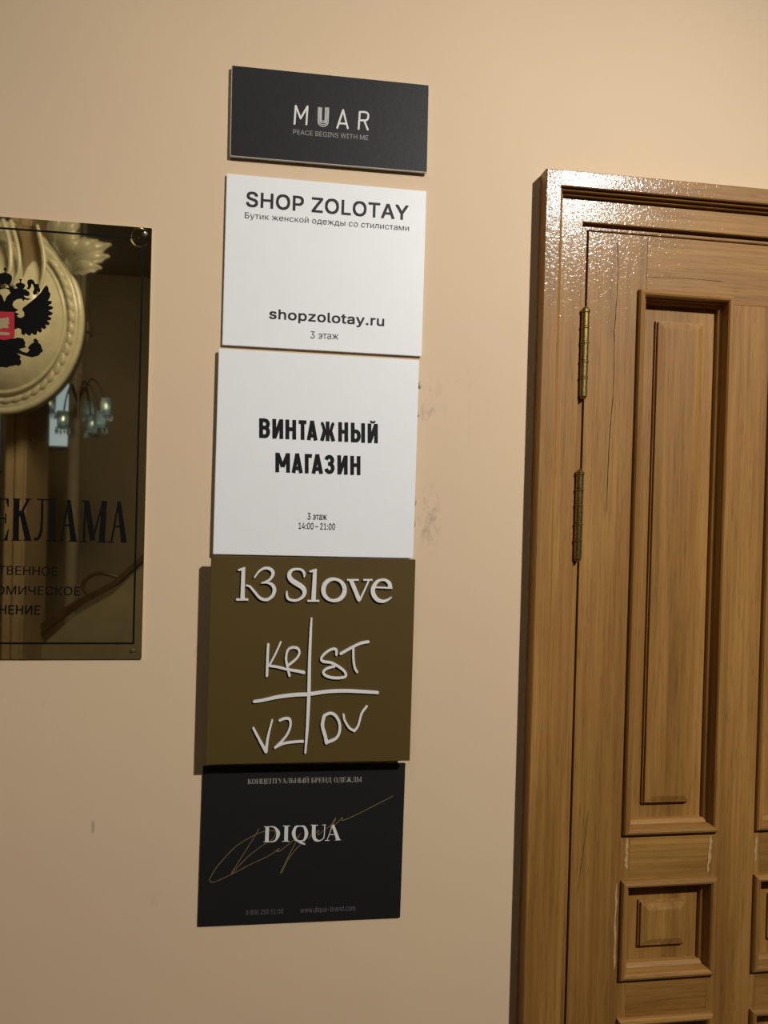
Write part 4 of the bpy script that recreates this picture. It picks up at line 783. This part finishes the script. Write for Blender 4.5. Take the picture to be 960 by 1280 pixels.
# double-headed eagle, built as a right half and mirrored about the plaque's centre line
T = tracer(8.727, 0, 280, tt)
EAG = [
 [(255, 915), (330, 858), (400, 798), (450, 748), (488, 690), (512, 666), (533, 693), (536, 735), (556, 758), (548, 800), (528, 835), (572, 843), (566, 868), (530, 886), (588, 906), (572, 930), (530, 944), (582, 968), (566, 994), (528, 1002), (570, 1028), (552, 1050), (518, 1052), (548, 1083), (532, 1105), (498, 1096), (510, 1130), (488, 1148), (456, 1134), (463, 1170), (440, 1187), (412, 1166), (406, 1200), (380, 1213), (352, 1190), (330, 1222), (298, 1205), (282, 1190), (268, 1216), (238, 1200), (236, 1150), (205, 1135), (160, 1150), (158, 960), (190, 1000), (210, 1022), (245, 1022), (270, 1002), (268, 962), (248, 940)],
 [(52, 700), (110, 693), (150, 706), (200, 700), (290, 714), (325, 744), (328, 778), (300, 786), (262, 780), (285, 808), (342, 816), (308, 830), (272, 824), (260, 840), (240, 814), (190, 820), (152, 845), (140, 882), (162, 915), (205, 935), (170, 960), (215, 985), (180, 1002), (160, 990), (160, 962), (52, 962), (52, 850), (80, 790), (120, 752), (100, 715), (52, 690)],
 [(52, 472), (72, 482), (80, 498), (66, 510), (66, 530), (112, 545), (136, 572), (134, 610), (120, 650), (100, 668), (52, 650)],
 [(98, 655), (160, 700), (140, 715), (95, 680)],
 [(222, 640), (222, 618), (212, 606), (230, 596), (246, 608), (236, 622), (236, 640), (268, 652), (282, 672), (262, 706), (205, 708), (175, 672), (186, 650)],
 [(296, 706), (312, 680), (302, 640), (310, 612), (344, 602), (374, 618), (390, 654), (424, 656), (432, 690), (444, 722), (436, 748), (412, 732), (402, 762), (378, 776), (362, 752), (378, 706), (366, 662), (348, 650), (344, 684), (322, 714)],
 [(52, 1255), (158, 1250), (200, 1238), (258, 1248), (280, 1292), (275, 1328), (294, 1342), (268, 1350), (212, 1364), (250, 1393), (300, 1405), (330, 1375), (308, 1352), (340, 1312), (380, 1288), (366, 1268), (384, 1250), (400, 1250), (408, 1266), (428, 1273), (416, 1288), (446, 1312), (462, 1358), (476, 1383), (450, 1404), (420, 1438), (350, 1454), (270, 1434), (190, 1408), (232, 1448), (220, 1474), (236, 1494), (232, 1528), (210, 1548), (180, 1538), (140, 1548), (110, 1552), (75, 1568), (52, 1560)],
]
xc = C_.x
def half(name, polys, m, t_, mirror=True):
    for s in ((1, -1) if mirror else (1,)):
        bm = bmesh.new()
        for kk, P in enumerate(polys):
            pts = []
            for x, y in P:
                q = T(x, y); X = q[0]+(xc-T(52, 900)[0]); X = (xc if x <= 54 else max(X, xc)) if mirror else X
                pts.append((xc+s*(X-xc), q[1]))
            poly(bm, pts, t_+kk*2e-5)
        face_front(bm)
        ob(name, bm, m, pq)
half('eagle_crest', EAG, M_ENAM, tt)
half('crest_shield', [[(52, 958), (164, 960), (163, 1225), (150, 1246), (110, 1256), (52, 1268)]], M_RED, tt+.0002)
half('crest_rider', [[(-10, 1010), (20, 1035), (45, 1022), (70, 1030), (85, 1012), (106, 1030), (100, 1062), (112, 1085), (90, 1100), (104, 1128), (80, 1140), (50, 1132), (20, 1145), (-20, 1140), (-40, 1110), (-20, 1080)],
                       [(-40, 1176), (60, 1180), (108, 1186), (112, 1210), (60, 1216), (-40, 1208)]], M_CREST, tt+.0004, False)

# ------------------------------------------------------------------ the hall that the plaque mirrors
# square pillar with a plaster cartouche
pa, pb_ = mir(8, 540, 2.95), mir(34, 540, 2.95)
px0, px1, py = pa.x, pb_.x, -2.95
pil = empty('pillar', ((px0+px1)/2, py-0.2, 0), 'square plaster pillar carrying the big cartouche, mirrored in the brass plaque', 'pillar')
ob('shaft', box(px0, px1, py-0.40, py, 0.0, HC, 0.008), M_PLASTD, pil)
ob('base', box(px0-.04, px1+.04, py-0.44, py+.04, 0, 0.22, 0.02), M_PLASTD, pil)
for k in range(2):
    xx = px0+(px1-px0)*(0.06+0.46*k)
    ob('raised_fillet', box(xx, xx+(px1-px0)*0.40, py, py+.018, 0.3, HC-.05, .004), M_PLASTD, pil)
D = 2.72; cc = mir(3, 398, D)
RX = abs(mir(103, 405, D).x-cc.x); RZ = abs(mir(3, 516, D).z-cc.z)
ca = empty('plaster_cartouche', (cc.x, -D-.10, cc.z-RZ), 'large oval cream plaster cartouche with curling leaves, mirrored in the brass plaque', 'ornament')
def oval(fr_, yoff, a):                          # point on the oval at radius fraction
    return Vector((cc.x+RX*fr_*math.cos(a), -D+yoff, cc.z+RZ*fr_*math.sin(a)))
bm = bmesh.new(); rings = []
for f, yo in ((1.0, -.10), (1.0, -.04), (.985, .0), (.95, .015), (.90, .012), (.86, -.01), (.80, -.005), (.76, .02), (.6, .06), (.4, .085), (.2, .097), (.02, .10)):
    rings.append([bm.verts.new(oval(f, yo, 2*math.pi*k/72)) for k in range(72)])
for A, B in zip(rings, rings[1:]):
    for k in range(72): bm.faces.new((A[k], A[(k+1) % 72], B[(k+1) % 72], B[k]))
bm.faces.new(rings[-1]); bm.faces.new(rings[0]); bmesh.ops.recalc_face_normals(bm, faces=bm.faces)
ob('shield', bm, M_PLAST, ca, smooth=True)
bm = bmesh.new(); tube(bm, [oval(.985, .0, 2*math.pi*k/72) for k in range(72)], .018, 8, True); ob('rim', bm, M_PLAST, ca, smooth=True)
bm = bmesh.new(); tube(bm, [oval(.79, .012, 2*math.pi*k/72) for k in range(72)], .010, 8, True); ob('rim', bm, M_PLAST, ca, smooth=True)
for k in range(46):                              # carved leaf-and-dart lumps along the border
    a = 2*math.pi*(k+.5)/46
    if 50 < math.degrees(a) < 150: continue
    c = oval(.885, .012, a); d = (oval(.885, .012, a+.02)-oval(.885, .012, a-.02)).normalized(); n_ = Vector((-d.z, 0, d.x))
    bm = bmesh.new(); bmesh.ops.create_icosphere(bm, subdivisions=2, radius=1)
    for v in bm.verts:
        q = v.co.copy(); v.co = c+d*(q.x*.034+q.z*.012)+n_*(q.z*.016+abs(q.x)*.008)+Vector((0, q.y*.016, 0))
    ob('carved_lump', bm, M_PLAST, ca, smooth=True)
for k, (f0, wd) in enumerate(((.30, .030), (.46, .024), (.62, .020))):   # curling flutes over the upper left
    P = [mir(x, y, D-.11) for x, y in (((4, 275), (12, 300), (14, 322), (13, 340), (6, 356)), ((14, 276), (22, 305), (25, 325), (24, 342), (17, 358)), ((47, 282), (53, 305), (56, 325), (55, 345), (50, 362)))[k]]
    bm = bmesh.new(); tube(bm, [Vector(p) for p in catmull([tuple(p) for p in P], 6)], wd*.38, 10); ob('scroll', bm, M_PLAST, ca, smooth=True)
A_ = [mir(x, y, D-.075) for x, y in ((18, 276), (27, 300), (30, 325), (29, 345), (22, 362))]; B_ = [mir(x, y, D-.075) for x, y in ((44, 280), (50, 305), (53, 325), (52, 345), (47, 362))]
bm = bmesh.new(); pr_ = None
for u, v in zip(catmull([tuple(p) for p in A_], 5), catmull([tuple(p) for p in B_], 5)):
    u, v = Vector(u), Vector(v); row = [bm.verts.new(u.lerp(v, q/6)-Vector((0, .05*math.sin(math.pi*q/6), 0))) for q in range(7)]
    if pr_:
        for j in range(6): bm.faces.new((pr_[j], pr_[j+1], row[j+1], row[j]))
    pr_ = row
bmesh.ops.solidify(bm, geom=list(bm.faces), thickness=.01); bmesh.ops.recalc_face_normals(bm, faces=bm.faces)
ob('hollow_flute', bm, M_PLASTD, ca, smooth=True)  # darker plaster colour paints the shade in the recess between the scrolls
random.seed(5)
for k in range(9):                               # acanthus blades springing from the upper right of the rim
    a = math.radians(78-k*7.5); base = mir(70+k*2.4, 312+k*3.6, D-.02); L = .20+.05*math.sin(k*1.3)
    tip = base+Vector((math.cos(a)*L*1.0, .05, math.sin(a)*L))
    bm = bmesh.new(); side = (tip-base).normalized().cross(Vector((0, 1, 0))).normalized(); prev = None
    for i in range(9):
        u = i/8; c = base.lerp(tip, u)+Vector((0, .05*math.sin(u*3.1), -.03*u*u)); wv = .038*math.sin(math.pi*min(1, u*.92+.06))*(1+.18*math.sin(i*2.4))+.003
        row = [bm.verts.new(c+side*wv*q+Vector((0, .014*(1-abs(q)*1.4), 0))) for q in (-1, -.5, 0, .5, 1)]
        if prev:
            for j in range(4): bm.faces.new((prev[j], prev[j+1], row[j+1], row[j]))
        prev = row
    r_ = bmesh.ops.solidify(bm, geom=list(bm.faces), thickness=.008)
    bmesh.ops.recalc_face_normals(bm, faces=bm.faces); ob('leaf_blade', bm, M_PLAST, ca, smooth=True)
# far round column with capital
D = 4.3; c0, c1 = mir(86, 520, D), mir(102, 520, D); cx = (c0.x+c1.x)/2; cr = (c1.x-c0.x)/2; zc = mir(94, 452, D).z; zt = mir(94, 418, D).z
co = empty('round_column', (cx, -D, 0), 'slender grey round column with flared capital, mirrored in the brass plaque', 'column')
ob('shaft', lathe(bmesh.new(), [(cr*1.5, 0), (cr*1.5, .1), (cr*1.25, .14), (cr*1.08, .2), (cr, zc-.10), (cr*1.12, zc-.09), (cr*1.12, zc-.07), (cr, zc-.06), (cr, zc)], (cx, -D, 0), 32), M_COLUMN, co, smooth=False)
ob('capital', lathe(bmesh.new(), [(cr, zc), (cr*1.15, zc+.02), (cr*1.15, zc+.05), (cr*1.3, zc+.08), (cr*1.75, zc+(zt-zc)*.7), (cr*2.1, zt)], (cx, -D, 0), 32), M_COLUMN, co, smooth=False)
ob('abacus', box(cx-cr*2.2, cx+cr*2.2, -D-cr*2.2, -D+cr*2.2, zt, zt+.08, .01), M_COLUMN, co)
ob('entablature', box(cx-cr*1.6, cx+cr*1.6, -D-cr*1.6, -D+cr*1.6, zt+.08, HC), M_COLUMN, co)
# tall daylit windows in the back wall
def window(n, a, c, z0, z1):
    wd = empty('window_%d' % n, ((a+c)/2, Y1, z0), 'tall pale blue daylit window in the back wall, mirrored in the plaque', None, None, 'structure')
    fw = .018
    b = box(a, a+fw, Y1, Y1+.06, z0, z1); box(c-fw, c, Y1, Y1+.06, z0, z1, bm=b); box(a, c, Y1, Y1+.06, z1-fw, z1, bm=b); box(a, c, Y1, Y1+.06, z0, z0+fw, bm=b)
    ob('window_frame', b, M_COLUMN, wd); ob('window_pane', box(a+fw, c-fw, Y1+.005, Y1+.02, z0+fw, z1-fw), M_DAY, wd)
q0, q1 = mir(60, 560, 6.2), mir(85, 430, 6.2); window(1, q0.x, q1.x+.06, q0.z, q1.z+.5)
q0, q1 = mir(-30, 590, 6.2), mir(7, 430, 6.2); window(2, q0.x, q1.x, q0.z, q1.z+.5)
# chandelier with glass cups and crystal drops
D = 4.0; ch0 = mir(98, 500, D)
chn = empty('chandelier', (ch0.x, -D, ch0.z), 'crystal chandelier with glass cups, mirrored in the lower part of the brass plaque', 'chandelier')
ob('stem', tube(bmesh.new(), [(ch0.x, -D, HC), (ch0.x, -D, ch0.z+.2), (ch0.x, -D, ch0.z-.12)], [.004, .004, .012], 10), M_DARKM, chn)
cups = [mir(63, 505, D), mir(79, 524, D-.12), mir(126, 524, D)]
cups += [Vector((2*ch0.x-c.x, -2*D-c.y, c.z)) for c in cups[:2]]+[Vector((ch0.x, -D-.3, ch0.z-.02))]
for c in cups:
    hub = Vector((ch0.x, -D, ch0.z-.03)); mid = hub.lerp(c, .5)+Vector((0, 0, .17))
    P = catmull([tuple(hub), tuple(hub.lerp(c, .25)+Vector((0, 0, .11))), tuple(mid), tuple(hub.lerp(c, .85)+Vector((0, 0, .10))), tuple(c+Vector((0, 0, -.03)))], 6)
    ob('arm', tube(bmesh.new(), P, .0055, 8), M_DARKM, chn, smooth=True)
    g = ob('glass_cup', lathe(bmesh.new(), [(.012, -.055), (.030, -.050), (.034, -.03), (.036, .05), (.033, .05), (.031, -.03), (.012, -.045)], c, 20), M_GLASS, chn, smooth=True)
    ob('candle_bulb', lathe(bmesh.new(), [(.003, -.03), (.008, .0), (.009, .02), (.003, .045)], c, 12), M_BULB, g)
    ob('drip_dish', lathe(bmesh.new(), [(.015, -.062), (.040, -.058), (.042, -.052), (.015, -.056)], c, 20), M_CRYS, g)
    for k in range(6):
        a = k*math.pi/3; e = c+Vector((.040*math.cos(a), .040*math.sin(a), -.075))
        ob('crystal_drop', lathe(bmesh.new(), [(.001, .02), (.007, .0), (.002, -.022)], e, 6), M_CRYS, g)
# staircase with sloping stone parapet
D = 3.3
st_ = empty('staircase', tuple(mir(110, 820, D)), 'stone staircase parapet with dark handrail, mirrored low in the brass plaque', 'staircase')
def slab(pts, d0, d1, m, name):
    bm = bmesh.new(); A = []; B = []
    for x, y in pts:
        q = mir(x, y, D); A.append(bm.verts.new((q.x, -D-d0, max(q.z, 0)))); B.append(bm.verts.new((q.x, -D-d1, max(q.z, 0))))
    n = len(A); bm.faces.new(A); bm.faces.new(list(reversed(B)))
    for k in range(n): bm.faces.new((A[k], B[k], B[(k+1) % n], A[(k+1) % n]))
    bmesh.ops.recalc_face_normals(bm, faces=bm.faces); ob(name, bm, m, st_)
slab([(20, 1290), (40, 818), (96, 768), (142, 742), (186, 700), (186, 1290)], 0, .14, M_STONE, 'parapet')
slab([(20, 800), (92, 752), (140, 727), (188, 686), (189, 692), (142, 735), (96, 760), (24, 812)], -.03, .17, M_DARKW, 'handrail')
bm = bmesh.new(); P = [mir(x, y, D-.02) for x, y in ((150, 722), (128, 716), (112, 720), (104, 732), (112, 742), (124, 738))]
tube(bm, [Vector(p) for p in catmull([tuple(p) for p in P], 6)], .012, 8); ob('handrail_scroll', bm, M_DARKW, st_, smooth=True)

# ------------------------------------------------------------------ lamp over the hall, and an added body for the fill lights
def pendant(loc, label, r):
    p = empty('pendant_lamp', (loc[0], loc[1], loc[2]), label, 'lamp')
    ob('lamp_holder', lathe(bmesh.new(), [(.03, r*1.0), (.045, r+.02), (.03, r+.07), (.008, r+.09)], loc, 20), M_HBRASS, p)
    ob('rod', tube(bmesh.new(), [(loc[0], loc[1], loc[2]+r+.08), (loc[0], loc[1], HC-.03)], .006, 8), M_HBRASS, p)
    ob('ceiling_rose', lathe(bmesh.new(), [(.06, HC-loc[2]-.03), (.07, HC-loc[2]-.005), (.07, HC-loc[2])], loc, 24), M_HBRASS, p)
pendant(LAMP, 'small brass pendant lamp hanging from the ceiling to the right of the camera', .06)
pendant((-0.35, -1.35, 3.3), 'added unseen brass pendant for the fill lights, left of the camera', .06)  # added body, placed where the two fill lights hang
